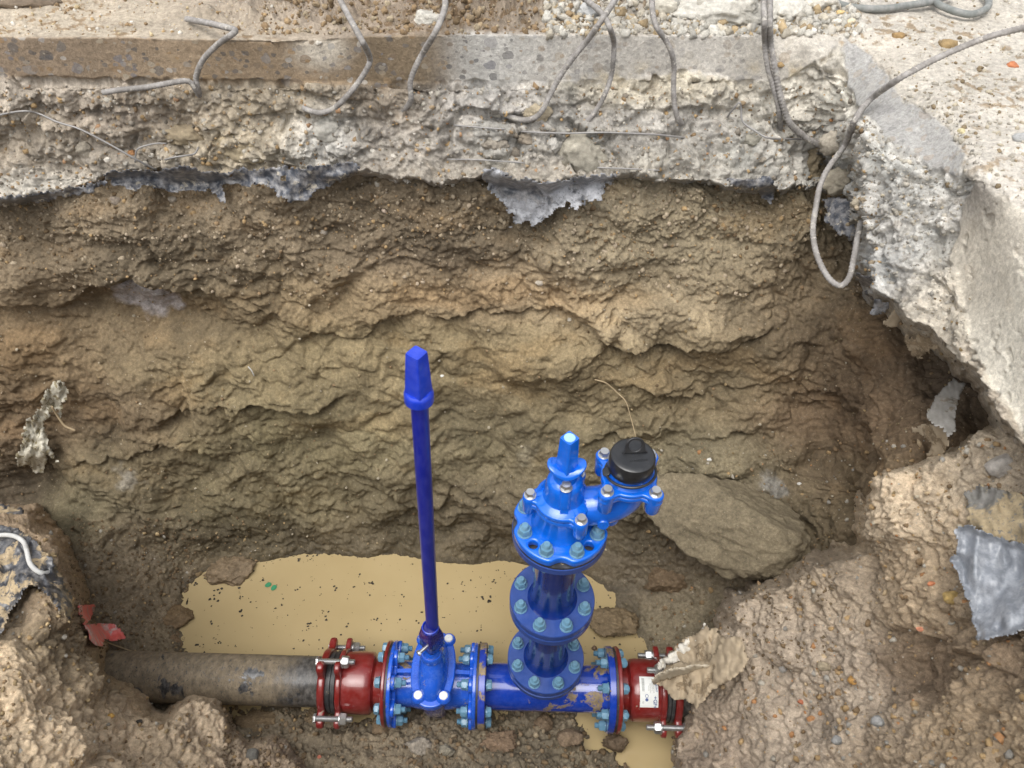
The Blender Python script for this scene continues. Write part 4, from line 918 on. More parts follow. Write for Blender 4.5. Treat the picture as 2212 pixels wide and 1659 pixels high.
def ring_bolts(parent, z, R=.080, skip=(), grip=.044, head=True):
    for k in range(8):
        a = math.radians(22.5 + 45 * k)
        bolt_set(parent, T(R * math.cos(a), R * math.sin(a), z), grip=grip, spin=random.uniform(0, 60))
def spool(t, z0, z1, top_t=.019):
    """flanged riser piece: foot flange top face at z0, head flange top at z1"""
    part('flange', zl([(z0 - .019, .04), (z0 - .019, .0985), (z0 - .0175, .1), (z0 - .002, .1), (z0, .0985), (z0, .052)]), M_SPFL, t)
    part('gasket', zl([(z0 - .0235, .05), (z0 - .0235, .0965), (z0 - .019, .0965), (z0 - .019, .05)]), M_RUB, t)
    part('pipe_wall', zl([(z0 - .001, .060), (z0 + .002, .0560), (z0 + .008, .0518), (z0 + .018, .0486), (z0 + .035, .0472), (z0 + .08, .0468), (z1 - .06, .0468), (z1 - .035, .048), (z1 - .022, .052), (z1 - .0195, .058)]), M_SPOOL, t, smooth=True)
    part('flange', zl([(z1 - .019, .05), (z1 - .019, .0985), (z1 - .0175, .1), (z1 - .002, .1), (z1, .0985), (z1, .052)]), M_SPFL, t)
    ring_bolts(t, z0)
Z0, Z1, Z2 = .165, .4675, .774
t = empty('riser_pipe', (0, 0, Z0 - .02), 'lower navy flanged riser pipe, bolted upright on the blue tee', 'riser pipe', 'stacked navy riser pipes')
spool(t, Z0, Z1 - .0235)
t = empty('riser_pipe', (0, 0, Z1 - .02), 'upper navy flanged riser pipe, bolted under the bright blue hydrant', 'riser pipe', 'stacked navy riser pipes')
spool(t, Z1, Z2 - .026)

# ---------------- hydrant
t = empty('hydrant', (0, 0, Z2 - .025), 'bright blue underground fire hydrant with square spindle and black outlet cap', 'hydrant')
part('gasket', zl([(Z2 - .026, .05), (Z2 - .026, .0985), (Z2 - .021, .0985), (Z2 - .021, .05)]), M_RUB, t)
notch = [(270, .113, .026), (180, .113, .024), (0, .113, .024), (90, .113, .026)]
holes = [circ(.0095, 24, .080 * math.cos(math.radians(a)), .080 * math.sin(math.radians(a))) for a in (225, 315, 45, 135)]
HFL = plate([lobed(.1, [], notches=notch, n=300, soft=14)] + holes, .021, .005, 3)
part('base_flange', HFL, M_HYD, t, T(0, 0, Z2 - .021))
for k in range(8):
    a = math.radians(22.5 + 45 * k); bolt_set(t, T(.080 * math.cos(a), .080 * math.sin(a), Z2), grip=.046, spin=random.uniform(0, 60))
zb = Z2
part('body', zl([(zb - .003, .063), (zb + .002, .060), (zb + .008, .0565), (zb + .018, .0545), (zb + .04, .0535), (zb + .058, .054), (zb + .066, .056), (zb + .074, .0565)]), M_HYD, t, smooth=True)
zf = zb + .072                                                            # bonnet joint
lugs3 = [(180, .066, .0150), (300, .066, .0150), (60, .066, .0150)]
part('body_flange', plate([lobed(.057, lugs3, soft=12)], .014, .004), M_HYD, t, T(0, 0, zf - .014))
part('bonnet_flange', plate([lobed(.057, lugs3, soft=12)], .012, .004), M_HYD, t, T(0, 0, zf + .0012))
for a in (180, 300, 60):
    x, y = .066 * math.cos(math.radians(a)), .066 * math.sin(math.radians(a))
    lg = part('lug', zl([(-.034, .008), (-.033, .0125), (-.028, .0142), (.0, .0148), (.012, .0148), (.0145, .0135), (.015, .001)], 28), M_HYD, t, T(x, y, zf))
    part('bolt', SHEAD, M_STEEL, lg, T(x, y, zf + .0145) @ RZ(a / 3))
    dx, dy = -math.cos(math.radians(a)), -math.sin(math.radians(a)); c_ = math.cos(math.radians(a)); s_ = math.sin(math.radians(a))
    part('web', loft([[(c_ * q - s_ * w, s_ * q + c_ * w, z) for q, w, z in ((rr, -.006, zf + .01), (rr, .006, zf + .01), (rr, .004, zf + .01 + hh), (rr, -.004, zf + .01 + hh))] for rr, hh in ((.036, .014), (.058, .005))]), M_HYD, t)
# bonnet: sloping skirt, shoulder and stem housing
part('bonnet', zl([(zf + .012, .0555), (zf + .0145, .053), (zf + .018, .047), (zf + .022, .0415), (zf + .030, .0390), (zf + .045, .0375), (zf + .060, .0365), (zf + .068, .0345), (zf + .0745, .0285), (zf + .0765, .0235), (zf + .082, .0215), (zf + .098, .0210), (zf + .100, .0195), (zf + .101, .001)], 72), M_HYD, t, smooth=True)
pad = part('gland_boss', loft([ov(.0125, .011, zf + .030, cx=.0, cy=-.034, e=2.2), ov(.0118, .0115, zf + .060, cx=0, cy=-.030, e=2.2), ov(.0112, .0105, zf + .078, cx=0, cy=-.027, e=2.2)]), M_HYD, t)
part('bolt', SHEAD, M_STEEL, pad, T(0, -.0275, zf + .0775) @ RZ(14))
pad = part('gland_boss', loft([ov(.0125, .011, zf + .030, cx=.0, cy=.034, e=2.2), ov(.0118, .0115, zf + .060, cx=0, cy=.030, e=2.2), ov(.0112, .0105, zf + .078, cx=0, cy=.027, e=2.2)]), M_HYD, t)
part('bolt', SHEAD, M_STEEL, pad, T(.004, .0275, zf + .0775) @ RZ(14))
for a in (-90, 90, 30, 150):
    c_, s_ = math.cos(math.radians(a)), math.sin(math.radians(a))
    part('rib', loft([[(c_ * q - s_ * w, s_ * q + c_ * w, z) for q, w, z in ((r0, -.010, z_), (r0, .010, z_), (r1, .008, z_), (r1, -.008, z_))] for z_, r0, r1 in ((zf + .012, .030, .0480), (zf + .040, .028, .0400), (zf + .060, .026, .0355))]), M_HYD, t)
# raised lettering on the skirt
for body, a0, r in (('AVK', -12, .046), ('DN80', 152, .047)):
    me = text_mesh(body, .0155 if body == 'AVK' else .011, .0007, True); n = len(me.vertices); co = np.empty(n * 3); me.vertices.foreach_get('co', co); co = co.reshape(-1, 3)
    a = math.radians(a0) - co[:, 0] / r; rr = r + co[:, 1] * .62
    zz = zf + .0142 + (.0555 - rr) * .55 + co[:, 2] + .001
    me.vertices.foreach_set('co', np.stack([rr * np.cos(a), rr * np.sin(a), zz], -1).ravel()); me.update(); part('lettering', me, M_HYD, t, smooth=None)
# square spindle cap with its wavy skirt
SZ = zf + .098
def wavy():
    rings = []
    for rr, dz in ((.015, -.004), (.022, .001), (.0292, .0), (.0318, -.002), (.0326, -.006), (.030, -.0085), (.015, -.007)):
        rg = []
        for k in range(72):
            a = 2 * math.pi * k / 72; w = math.cos(2 * (a - math.radians(0)))
            R2 = rr * (1 + .16 * w) if rr > .016 else rr
            rg.append((R2 * math.cos(a), R2 * math.sin(a) * .94, SZ + .014 + dz + .008 * w * (rr / .03) ** 2))
        rings.append(rg)
    return loft(rings)
sqm = [[(x, y, z) for x, y, z in sq(h, z_, 9)] for h, z_ in ((.0165, SZ + .004), (.0158, SZ + .018), (.0134, SZ + .090), (.0128, SZ + .0925))]
cp_ = part('spindle_cap', mesh_join((wavy(), None), (loft(sqm), None)), M_HYD, t)
part('cap_seal', lathe([(0, .0106), (.0012, .0106), (.0014, .0084), (.0008, .0080), (.0006, .0005)], 32), paint('pale_blue_plug', lin(150, 190, 205), .4, .1), cp_, T(0, 0, SZ + .0924))
me = text_mesh('ISO', .0085, .0007, True); me.transform(T(-.0285, .004, SZ + .0215) @ RZ(75) @ RX(8)); part('lettering', me, M_HYD, cp_, smooth=None)
# elbow to the outlet
OX, OY = .1215, .0; zo = .925
path = [(.01, 0, zb + .052), (.050, 0, zb + .056), (.082, -.0, zb + .064), (.108, 0, zb + .084), (OX, OY, zb + .114), (OX, OY, zo + .002)]
part('elbow', tube_np(path, .0415, 36, 8, taper=([0, .3, .7, 1], [1.0, .96, .98, 1.0])), M_HYD, t, smooth=True)
part('drain_boss', lathe([(0, .020), (.010, .020), (.016, .018), (.017, .001)], 28), M_HYD, t, T(.098, -.010, zb + .044) @ RX(180))
part('drain_boss', lathe([(0, .012), (.010, .012), (.012, .010), (.012, .001)], 24), M_HYD, t, T(.080, -.034, zb + .052) @ RX(80))
lugs4 = [(a, .064, .0175) for a in (45, 135, 225, 315)]
part('outlet_flange', plate([lobed(.053, lugs4, soft=14)], .012, .004), M_HYD, t, T(OX, OY, zo - .012 + .0))
part('outlet_flange', plate([lobed(.054, lugs4, soft=14)], .010, .0035), M_HYD, t, T(OX, OY, zo + .0012))
for a in (45, 135, 225, 315):
    x, y = OX + .064 * math.cos(math.radians(a)), OY + .064 * math.sin(math.radians(a))
    lg = part('lug', zl([(-.044, .006), (-.042, .0125), (-.036, .0152), (.0, .0162), (.010, .0162), (.0125, .0145), (.013, .001)], 28), M_HYD, t, T(x, y, zo))
    part('bolt', SHEAD, M_STEEL, lg, T(x, y, zo + .0125) @ RZ(a / 2))
part('outlet', zl([(.010, .0475), (.013, .046), (.016, .0425), (.022, .0400), (.040, .0385), (.045, .036)], 72), M_HYD, t, T(OX, OY, zo))
# black cap, pull tab and tether ring
CX, CZ = OX - .0005, .958
cap = part('outlet_cap', zl([(0, .036), (-.001, .0425), (.002, .0440), (.030, .0432), (.0345, .0415), (.0365, .0385), (.0368, .030), (.0362, .0005)], 72), M_PLASTIC, t, T(CX, OY, CZ) @ RY(1))
tab = plate([[(-.022, 0), (-.018, .004)] + [(.0165 * math.cos(math.radians(a)) * 1.0, .0135 + .0155 * math.sin(math.radians(a))) for a in range(170, -1 + 10, -10)] + [(.018, .004), (.022, 0)], circ(.0108, 28, 0, .0145)], .0042, .0012)
part('pull_tab', tab, M_PLASTIC, cap, T(CX + .0035, OY + .006, CZ + .0355) @ RZ(6) @ RX(66) @ Matrix.Scale(1.12, 4))
me = text_mesh('004480300', .0075, .0004); me.transform(T(CX + .010, OY - .014, CZ + .0370) @ RZ(6)); part('lettering', me, M_PLASTIC, cap, smooth=None)
loopp = [(CX + .0475 * math.cos(a) + .001, OY - .003 + .0455 * math.sin(a), CZ - .008 - .006 * math.sin(a) * 1.0 + .004 * math.cos(a)) for a in [2 * math.pi * k / 36 for k in range(37)]]
part('tether_ring', tube_np(loopp, .0027, 10, 2), M_PLASTIC, t, smooth=True)
part('tether_lug', plate([superoval(.008, .010, 3, 32)], .004, .001), M_PLASTIC, t, T(CX - .044, OY - .006, CZ - .011) @ RY(-25))

# ================================================================== LOOSE THINGS
def rock_mesh(size, seed, flat=(1, 1, 1), sub=4, planes=14, rough=.06, col=(.4, .37, .32), freq=5, spread=.18, cut_lo=.62):
    bm = bmesh.new(); bmesh.ops.create_icosphere(bm, subdivisions=sub, radius=1.0)
    V = np.array([v.co[:] for v in bm.verts]); Fq = np.array([[v.index for v in f.verts] for f in bm.faces]); bm.free()
    r = np.random.RandomState(seed); n = r.normal(size=(planes, 3)); n /= np.linalg.norm(n, axis=1, keepdims=True); h = r.uniform(cut_lo, .98, planes)
    dn = V @ n.T; k = np.where(dn > .05, h / np.maximum(dn, .05), 9).min(1); k = np.minimum(k, 1)
    V = V * k[:, None]; off = r.uniform(-50, 50, 3)
    nz = fbm(V + off, 1.6, 3, seed % 50); fine = billow(V + off, freq, 3, seed % 41)
    V = V * (1 + rough * (1.5 * nz + fine))[:, None]
    V = V * np.array(flat) * size
    c = np.array(col) * (1 + spread * nz + .8 * spread * fine + .2 * fbm(V * (1 / size) + off, 9, 3, 3))[:, None]
    return V, Fq, np.clip(c, .01, .85)
def rock(px, py, wpx, col, label, seed, flat=(1, .8, .7), sink=.35, rot=0, off=0.0, group=None, cat='stone', name='stone', d=None, mat=None, sub=4, rough=.06, planes=14, parent=None, tilt=0, r=1, cut_lo=.62, wet=0):
    dd = surf_d(px, py, r) if d is None else d
    size = wpx / F_PX * dd / 2
    V, Fq, c = rock_mesh(size, seed, flat, sub, planes, rough, col, cut_lo=cut_lo)
    me = np_mesh(name, V, Fq, c, {'wet': np.full(len(V), wet)})
    o = link(name, me, mat or M_STONE, None, True)
    p = at(px, py, d=dd - off + size * sink * .3)
    o.location = p; o.rotation_euler = (math.radians(tilt), 0, math.radians(rot))
    tag(o, label, cat, group); return o
def patch_poly(poly, step=3.0, jag=5.0, seed=0, depth=None, off=.01, wrinkle=.006, wf=30, curl=0.0, name='plastic_sheet', mat=None, thick=.0012, label='', cat='plastic sheet', group=None, holes=(), nf=60, smooth=8):
    p = np.array(poly, float); x0, y0 = p.min(0) - 8; x1, y1 = p.max(0) + 8
    xs = np.arange(x0, x1, step); ys = np.arange(y0, y1, step); gx, gy = np.meshgrid(xs, ys)
    sd = sdist(gx, gy, poly)
    q3 = np.stack([gx * .001, gy * .001, np.full(gx.shape, seed * .37)], -1)
    sd = sd + jag * fbm(q3, nf, 4, 400 + seed, .65)
    for hx, hy, hr in holes: sd = np.maximum(sd, hr - np.hypot(gx - hx, gy - hy) + 3 * fbm(q3, 90, 2, 420 + seed))
    keep = sd < 0
    sgy, sgx = np.gradient(sd, step); gn = np.hypot(sgx, sgy) + 1e-6; mv = np.where((sd < 0) & (sd > -step * 1.2), -sd, 0) / np.maximum(gn, .6)
    ox, oy = gx, gy
    if depth is None:
        D = np.array([[surf_d(a, b, 1) for a in xs] for b in ys]); D = blur(D, smooth)
    elif callable(depth): D = depth(gx, gy)
    else: D = rbf(ctl(depth), gx, gy)
    w = wrinkle * (fbm(q3 * np.array([1, .7, 1]), wf, 3, 440 + seed) + .6 * billow(q3 * np.array([1.3, .6, 1]), wf * 1.7, 2, 444 + seed))
    D = D - off + w
    if curl: D = D - curl * np.clip(1 + sd / 18, 0, 1) ** 2
    mv = np.clip(mv, 0, step * 1.3); gx = gx + mv * sgx / gn; gy = gy + mv * sgy / gn
    P = CAM + rays(gx, gy) * D[..., None]
    used, f = grid_faces(*gx.shape, keep)
    if len(f) == 0: print('EMPTY PATCH', label); return None
    me = np_mesh(name, P.reshape(-1, 3)[used], f); o = link(name, me, mat, None, True)
    m = o.modifiers.new('thickness', 'SOLIDIFY'); m.thickness = thick; m.offset = 0
    return tag(o, label, cat, group)

# ---------------- torn damp-proof sheet under the slab
g = 'torn pieces of black plastic sheet under the slab'
patch_poly([(222, 378), (240, 368), (290, 366), (340, 369), (400, 360), (470, 374), (520, 364), (600, 362), (680, 360), (760, 350), (780, 362), (745, 388), (715, 402), (690, 412), (672, 425), (655, 434), (628, 432), (600, 424), (580, 406), (566, 398), (530, 402), (500, 394), (478, 404), (486, 424), (486, 440), (474, 438), (460, 420), (448, 408), (420, 412), (370, 414), (330, 400), (290, 410), (240, 398)], mat=M_DPM, label='long ragged dark plastic strip under the slab, left of centre, with a dangling tongue', group=g, seed=1, off=.045, jag=6, curl=.012, holes=[(612, 385, 7), (500, 380, 4)])
patch_poly([(0, 425), (60, 420), (120, 412), (190, 395), (230, 392), (200, 412), (130, 428), (60, 440), (-60, 446), (-60, 430)], mat=M_DPM, label='dark plastic edge under the slab at the far left', group=g, seed=2, off=.04, jag=6)
patch_poly([(1042, 372), (1062, 362), (1090, 372), (1112, 384), (1180, 392), (1240, 384), (1290, 374), (1334, 374), (1322, 396), (1302, 412), (1306, 430), (1262, 440), (1240, 452), (1214, 450), (1196, 462), (1176, 474), (1152, 492), (1132, 478), (1112, 486), (1098, 496), (1106, 468), (1086, 442), (1066, 420), (1050, 404)], mat=M_DPMB, label='largest flap of grey plastic sheet hanging over the back soil wall right of centre', group=g, seed=3, off=.05, jag=8, curl=.015, holes=[(1228, 440, 5)])
patch_poly([(1570, 386), (1600, 388), (1640, 384), (1672, 382), (1674, 408), (1668, 440), (1650, 434), (1636, 414), (1610, 404), (1584, 404)], mat=M_DPM, label='small dark plastic flap under the slab near its right corner', group=g, seed=4, off=.045, jag=5, curl=.01)
patch_poly([(1775, 432), (1800, 424), (1830, 428), (1852, 442), (1860, 468), (1852, 500), (1836, 514), (1812, 508), (1792, 486), (1778, 470), (1784, 450)], depth=[(1780, 440, 'd', 1.86), (1850, 450, 'd', 1.78), (1820, 510, 'd', 1.80), (1790, 480, 'd', 1.83)], mat=M_DPM, label='black plastic tucked in the dark hollow behind the looped bar', group=g, seed=5, off=.0, jag=5)
patch_poly([(1845, 585), (1862, 590), (1880, 600), (1920, 612), (1950, 640), (1968, 655), (1940, 652), (1915, 655), (1888, 648), (1864, 630), (1880, 625), (1850, 605)], depth=[(1850, 600, 'd', 1.63), (1960, 650, 'd', 1.58), (1900, 620, 'd', 1.6)], mat=M_DPM, label='pointed plastic shred sticking out under the right slab edge', group=g, seed=6, off=.0, jag=5)
patch_poly([(1892, 648), (1922, 652), (1922, 668), (1900, 682), (1870, 680), (1884, 668)], depth=[(1890, 660, 'd', 1.61), (1920, 660, 'd', 1.60), (1900, 680, 'd', 1.63)], mat=M_DPMB, label='small pale plastic shred curling below the pointed shred', group=g, seed=7, off=.0, jag=4)
patch_poly([(1935, 650), (1950, 668), (1952, 690), (1940, 700), (1918, 712), (1906, 700), (1912, 690), (1925, 678)], depth=[(1935, 660, 'd', 1.60), (1950, 690, 'd', 1.62), (1910, 705, 'd', 1.64)], mat=M_GEO, label='brown dusty plastic shred hanging like a leaf under the right slab', group=g, seed=8, off=.0, jag=5)
patch_poly([(1975, 690), (2010, 705), (2035, 735), (2030, 755), (2000, 762), (1990, 775), (1965, 760), (1950, 740), (1960, 725), (1980, 728)], depth=[(1980, 700, 'd', 1.60), (2030, 740, 'd', 1.56), (1960, 760, 'd', 1.66)], mat=M_GEO, label='wide brown dusty plastic rag under the right slab edge', group=g, seed=9, off=.0, jag=8)
patch_poly([(2085, 830), (2060, 820), (2030, 850), (2008, 880), (2002, 905), (2020, 920), (2035, 928), (2050, 945), (2065, 930), (2062, 900), (2070, 870)], depth=[(2070, 840, 'd', 1.56), (2005, 900, 'd', 1.52), (2055, 935, 'd', 1.46)], mat=M_PALEF, label='pale translucent plastic curl above the grey stone on the right', group=g, seed=10, off=.0, jag=5)
patch_poly([(2030, 915), (2048, 935), (2052, 960), (2035, 985), (2022, 990), (2005, 984), (2012, 960), (1995, 945), (1970, 935), (1964, 922), (1990, 920)], depth=[(1970, 925, 'd', 1.62), (2040, 930, 'd', 1.50), (2020, 985, 'd', 1.56)], mat=M_GEO, label='torn brown plastic flap on the right bank below the pale curl', group=g, seed=11, off=.0, jag=6)
patch_poly([(2062, 1140), (2090, 1132), (2130, 1150), (2180, 1168), (2240, 1185), (2420, 1210), (2420, 1330), (2240, 1352), (2180, 1372), (2140, 1378), (2112, 1382), (2104, 1350), (2098, 1312), (2078, 1270), (2070, 1235), (2048, 1210), (2070, 1190)], mat=M_FILM, label='broad shiny grey plastic sheet lying on the right-hand bank', seed=12, off=.04, jag=4, wrinkle=.020, wf=7, curl=.02, smooth=25)
patch_poly([(2085, 1060), (2130, 1050), (2240, 1080), (2420, 1100), (2420, 1190), (2240, 1182), (2150, 1165), (2090, 1128)], mat=paint('muddied_grey_sheet', (.13, .125, .11), .6, 0, mud=.62, mudscale=14, mudcol=(.40, .32, .2), dust=.5), label='mud-covered plastic sheet above the shiny grey sheet on the right', cat='plastic sheet', seed=13, off=.02, jag=8, wrinkle=.01, wf=14, smooth=20)
patch_poly([(-200, 1140), (0, 1135), (40, 1140), (80, 1168), (112, 1205), (140, 1250), (158, 1295), (162, 1332), (150, 1340), (128, 1318), (104, 1290), (88, 1272), (62, 1262), (52, 1278), (40, 1300), (20, 1330), (-2, 1375), (-200, 1450)], mat=M_DPMM, label='muddy black plastic sheet draped over the left bank', seed=14, off=.028, jag=5, wrinkle=.012, wf=16, curl=.012, smooth=20)
patch_poly([(-100, 1090), (0, 1085), (50, 1100), (70, 1130), (60, 1150), (-100, 1165)], depth=[(0, 1100, 'd', 1.95), (60, 1130, 'd', 1.9), (0, 1160, 'd', 1.84), (-100, 1120, 'd', 1.9)], mat=M_DPMM, label='dark mud-crusted plastic behind the left bank, at the frame edge', cat='plastic sheet', seed=15, off=0, jag=8, wrinkle=.012)
# silver shred, red plastic, cloth
patch_poly([(118, 822), (140, 826), (150, 836), (148, 856), (136, 872), (128, 905), (126, 885), (110, 892), (104, 905), (96, 918), (104, 945), (106, 965), (120, 985), (128, 1000), (116, 992), (104, 980), (100, 1010), (94, 1020), (84, 1034), (72, 1018), (62, 1005), (40, 1006), (32, 990), (46, 965), (50, 945), (50, 920), (62, 905), (78, 895), (88, 870), (94, 850)], mat=M_SILV, label='shredded silvery foil hanging from the soil wall at the left', cat='foil', name='foil_shred', seed=16, off=.045, jag=7, wrinkle=.02, wf=50, step=3)
patch_poly([(168, 1308), (205, 1306), (203, 1320), (194, 1338), (182, 1352), (172, 1330)], mat=M_REDP, label='upright torn scrap of red plastic half hidden behind the left bank', cat='plastic scrap', name='plastic_scrap', group='red plastic scraps', seed=17, off=.05, jag=1.5, step=3)
patch_poly([(178, 1352), (196, 1348), (224, 1346), (246, 1347), (260, 1358), (273, 1380), (258, 1383), (240, 1386), (228, 1380), (222, 1396), (206, 1394), (194, 1380), (190, 1362)], mat=M_REDP, label='larger crumpled red plastic scrap lying beside the left bank', cat='plastic scrap', name='plastic_scrap', group='red plastic scraps', seed=18, off=.09, jag=1.5, step=3, wrinkle=.01, wf=40)
def crumple(px, py, seed, amp, f):
    q = np.stack([px * .001, py * .001, np.full(np.shape(px), seed * .37)], -1); return amp * billow(q, f, 3, seed)
clo = empty('cloth', tuple(at(1500, 1450, d=1.92)), 'dirty beige geotextile cloth bunched over the end of the right red coupling', 'cloth')
def cloth(poly, depth, mat, seed, jag=4, wr=.014, wf=26, nm='fold', lab=None):
    o = patch_poly(poly, depth=depth, mat=mat, name=nm, seed=seed, jag=jag, off=0, wrinkle=wr, wf=wf, step=3, thick=.0025)
    for k in ('label', 'category', 'group'):
        if k in o: del o[k]
    o.parent = clo; o.matrix_parent_inverse = world_of(clo).inverted()
    if lab: o['label'] = lab
cloth([(1408, 1470), (1440, 1440), (1470, 1432), (1530, 1428), (1560, 1380), (1600, 1372), (1616, 1420), (1606, 1450), (1560, 1478), (1530, 1500), (1505, 1530), (1478, 1512), (1452, 1508), (1440, 1490), (1418, 1480)], [(1408, 1475, 'd', 2.0), (1470, 1440, 'd', 1.95), (1500, 1500, 'd', 1.90), (1560, 1450, 'd', 1.83), (1600, 1400, 'd', 1.82), (1530, 1430, 'd', 1.92)], M_GEO, 31)
cloth([(1418, 1440), (1436, 1412), (1456, 1402), (1472, 1380), (1490, 1376), (1510, 1366), (1524, 1352), (1548, 1362), (1572, 1380), (1580, 1404), (1545, 1425), (1520, 1440), (1470, 1444), (1440, 1446)], [(1420, 1440, 'd', 2.03), (1470, 1390, 'd', 2.03), (1520, 1360, 'd', 2.0), (1570, 1390, 'd', 1.90), (1520, 1435, 'd', 1.96)], M_GEO, 32, jag=7)
cloth([(1416, 1446), (1424, 1428), (1440, 1412), (1458, 1396), (1476, 1384), (1484, 1376), (1500, 1382), (1488, 1396), (1484, 1420), (1462, 1430), (1444, 1436), (1430, 1446)], [(1418, 1440, 'd', 2.02), (1490, 1380, 'd', 2.02), (1480, 1430, 'd', 2.0)], M_GEOW, 33, jag=7, wr=.02, wf=60, nm='frayed_edge', lab='white frayed edge of the cloth')
cloth([(1406, 1466), (1440, 1446), (1490, 1438), (1534, 1434), (1538, 1442), (1500, 1452), (1460, 1462), (1424, 1474), (1410, 1480)], [(1408, 1472, 'd', 1.98), (1534, 1438, 'd', 1.89), (1460, 1455, 'd', 1.93)], paint('worn_geotextile', (.50, .44, .34), .95, 0, dust=.3), 34, jag=3, nm='hem')
cloth([(1514, 1354), (1520, 1346), (1532, 1352), (1534, 1366), (1524, 1372), (1516, 1362)], [(1520, 1350, 'd', 2.0), (1530, 1366, 'd', 2.0), (1516, 1362, 'd', 2.0)], M_GEOW, 35, jag=5, nm='frayed_edge')

# ---------------- reinforcing bars and wires
def zpts(pts):
    out = []
    for p in pts:
        if len(p) == 2: out.append(on(p[0], p[1], .006, 2))
        elif isinstance(p[2], str): out.append(at(p[0], p[1], **{p[2]: p[3]}))
        else: out.append(on(p[0], p[1], p[2], 2))
    return out
def bar(pts, rad, label, mat=M_REBAR, name='reinforcing_bar', cat='steel bar', group='steel reinforcing bars sticking out of the slab', rib=(.0075, .16), n=12, sub=6):
    me = tube_np(zpts(pts), rad, n, sub, rib=rib); o = link(name, me, mat, None, True); return tag(o, label, cat, group)
bar([(222, 200, .05), (262, 194, .05), (320, 188, .045), (380, 177, .04), (408, 176, .035), (422, 192, .02), (431, 206, .0), (426, 185, .02), (424, 165, .03), (438, 130, .04), (468, 98, .04), (496, 78, 'z', 1.465), (508, 67, 'z', 1.468), (496, 61, 'z', 1.462), (450, 50, 'z', 1.452), (403, 41, 'z', 1.437)], .0060, 'zigzag steel bar at the left with two free ends, over the brown cut face')
bar([(655, 233, -.004), (672, 240, .012), (696, 243, .02), (724, 232, .028), (752, 205, .035), (776, 175, .04), (796, 142, .045), (798, 122, .05), (784, 92, 'z', 1.47), (764, 55, 'z', 1.48), (745, 20, 'z', 1.49), (733, -5, 'z', 1.5), (722, -40, 'z', 1.51)], .0060, 'curved pale steel bar crossing the brown cut face left of the middle')
bar([(866, 238, -.01), (880, 230, .0), (888, 212, .02), (886, 180, .035), (896, 148, .04), (915, 112, .045), (938, 74, 'z', 1.46), (954, 38, 'z', 1.48), (962, 8, 'z', 1.49), (956, -15, 'z', 1.50), (940, -40, 'z', 1.49)], .0062, 'bent steel bar where the brown cut face turns grey')
bar([(1072, 236, -.004), (1096, 250, .01), (1130, 259, .02), (1156, 254, .025), (1174, 234, .035), (1188, 205, .04), (1212, 162, .05), (1240, 122, .055), (1268, 88, .055), (1294, 52, 'z', 1.475), (1314, 22, 'z', 1.49), (1328, 0, 'z', 1.5), (1345, -30, 'z', 1.51)], .0062, 'long slanting steel bar, the left one of the crossing pair, hooked at its foot')
bar([(1268, 262, -.004), (1288, 238, .015), (1306, 205, .03), (1320, 165, .04), (1325, 125, .05), (1326, 92, .05), (1318, 62, 'z', 1.475), (1304, 34, 'z', 1.478), (1284, 14, 'z', 1.47), (1262, -4, 'z', 1.46), (1240, -20, 'z', 1.45)], .0056, 'bowed steel bar, the right one of the crossing pair')
bar([(1472, 268, -.006), (1464, 255, .005), (1457, 225, .02), (1455, 180, .035), (1456, 145, .045), (1450, 112, .05), (1436, 84, .05), (1418, 58, 'z', 1.46), (1410, 28, 'z', 1.475), (1408, 0, 'z', 1.485), (1404, -30, 'z', 1.5)], .0058, 'S-shaped steel bar standing alone right of the crossing pair')
bar([(1686, 278, -.004), (1684, 245, .02), (1678, 215, .035), (1668, 180, .045), (1657, 138, .05), (1652, 90, .055), (1651, 50, 'z', 1.48), (1650, 15, 'z', 1.495), (1649, -30, 'z', 1.51)], .0060, 'smooth steel bar, left of the close pair near the slab corner')
bar([(1812, 326, -.006), (1790, 320, .01), (1756, 306, .02), (1726, 286, .03), (1704, 262, .035), (1690, 222, .04), (1680, 180, .05), (1671, 132, .055), (1664, 90, .058), (1662, 50, 'z', 1.475), (1662, 10, 'z', 1.485), (1661, -30, 'z', 1.5)], .0064, 'heavily ribbed steel bar sweeping into the slab corner, right of the close pair', rib=(.0085, .30))
bar([(2420, 20, 'z', 1.60), (2300, 40, 'z', 1.58), (2212, 60, 'z', 1.555), (2141, 78, 'z', 1.535), (2075, 103, 'z', 1.51), (2008, 134, 'z', 1.485), (1941, 171, 'z', 1.46), (1882, 213, .035), (1846, 260, .05), (1826, 312, 'd', 1.72), (1790, 362, 'd', 1.71), (1772, 400, 'd', 1.71), (1762, 450, 'd', 1.69), (1756, 500, 'd', 1.67), (1765, 552, 'd', 1.65), (1788, 598, 'd', 1.63), (1814, 617, 'd', 1.62), (1834, 600, 'd', 1.61), (1844, 560, 'd', 1.61), (1852, 515, 'd', 1.62), (1860, 480, 'd', 1.64)], .0058, 'longest steel bar, running over the right slab and hanging in a loop into the hollow', rib=(.008, .2), n=14)
wk = dict(mat=M_WIRE, name='wire', cat='wire', group='thin wires in the broken concrete', rib=None, n=6)
bar([(-40, 262, .03), (0, 248, .03), (52, 240, .035), (85, 246, .03), (125, 264, .03), (170, 278, .035), (230, 308, .04), (290, 342, .035), (338, 367, .02)], .0024, 'long thin wire slanting down from the left edge over the broken concrete', **wk)
bar([(292, 350, .002), (294, 328, .02), (304, 318, .025), (335, 310, .02), (360, 310, .0)], .0020, 'small angular wire loop above the left plastic strip', **wk)
bar([(356, 345, .0), (375, 340, .02), (400, 336, .025), (420, 332, .025), (429, 318, .01)], .0022, 'short bent wire end right of the angular loop', **wk)
bar([(980, 270, .004), (1020, 274, .008), (1090, 279, .004)], .0020, 'short straight wire along a crack, left part', **wk)
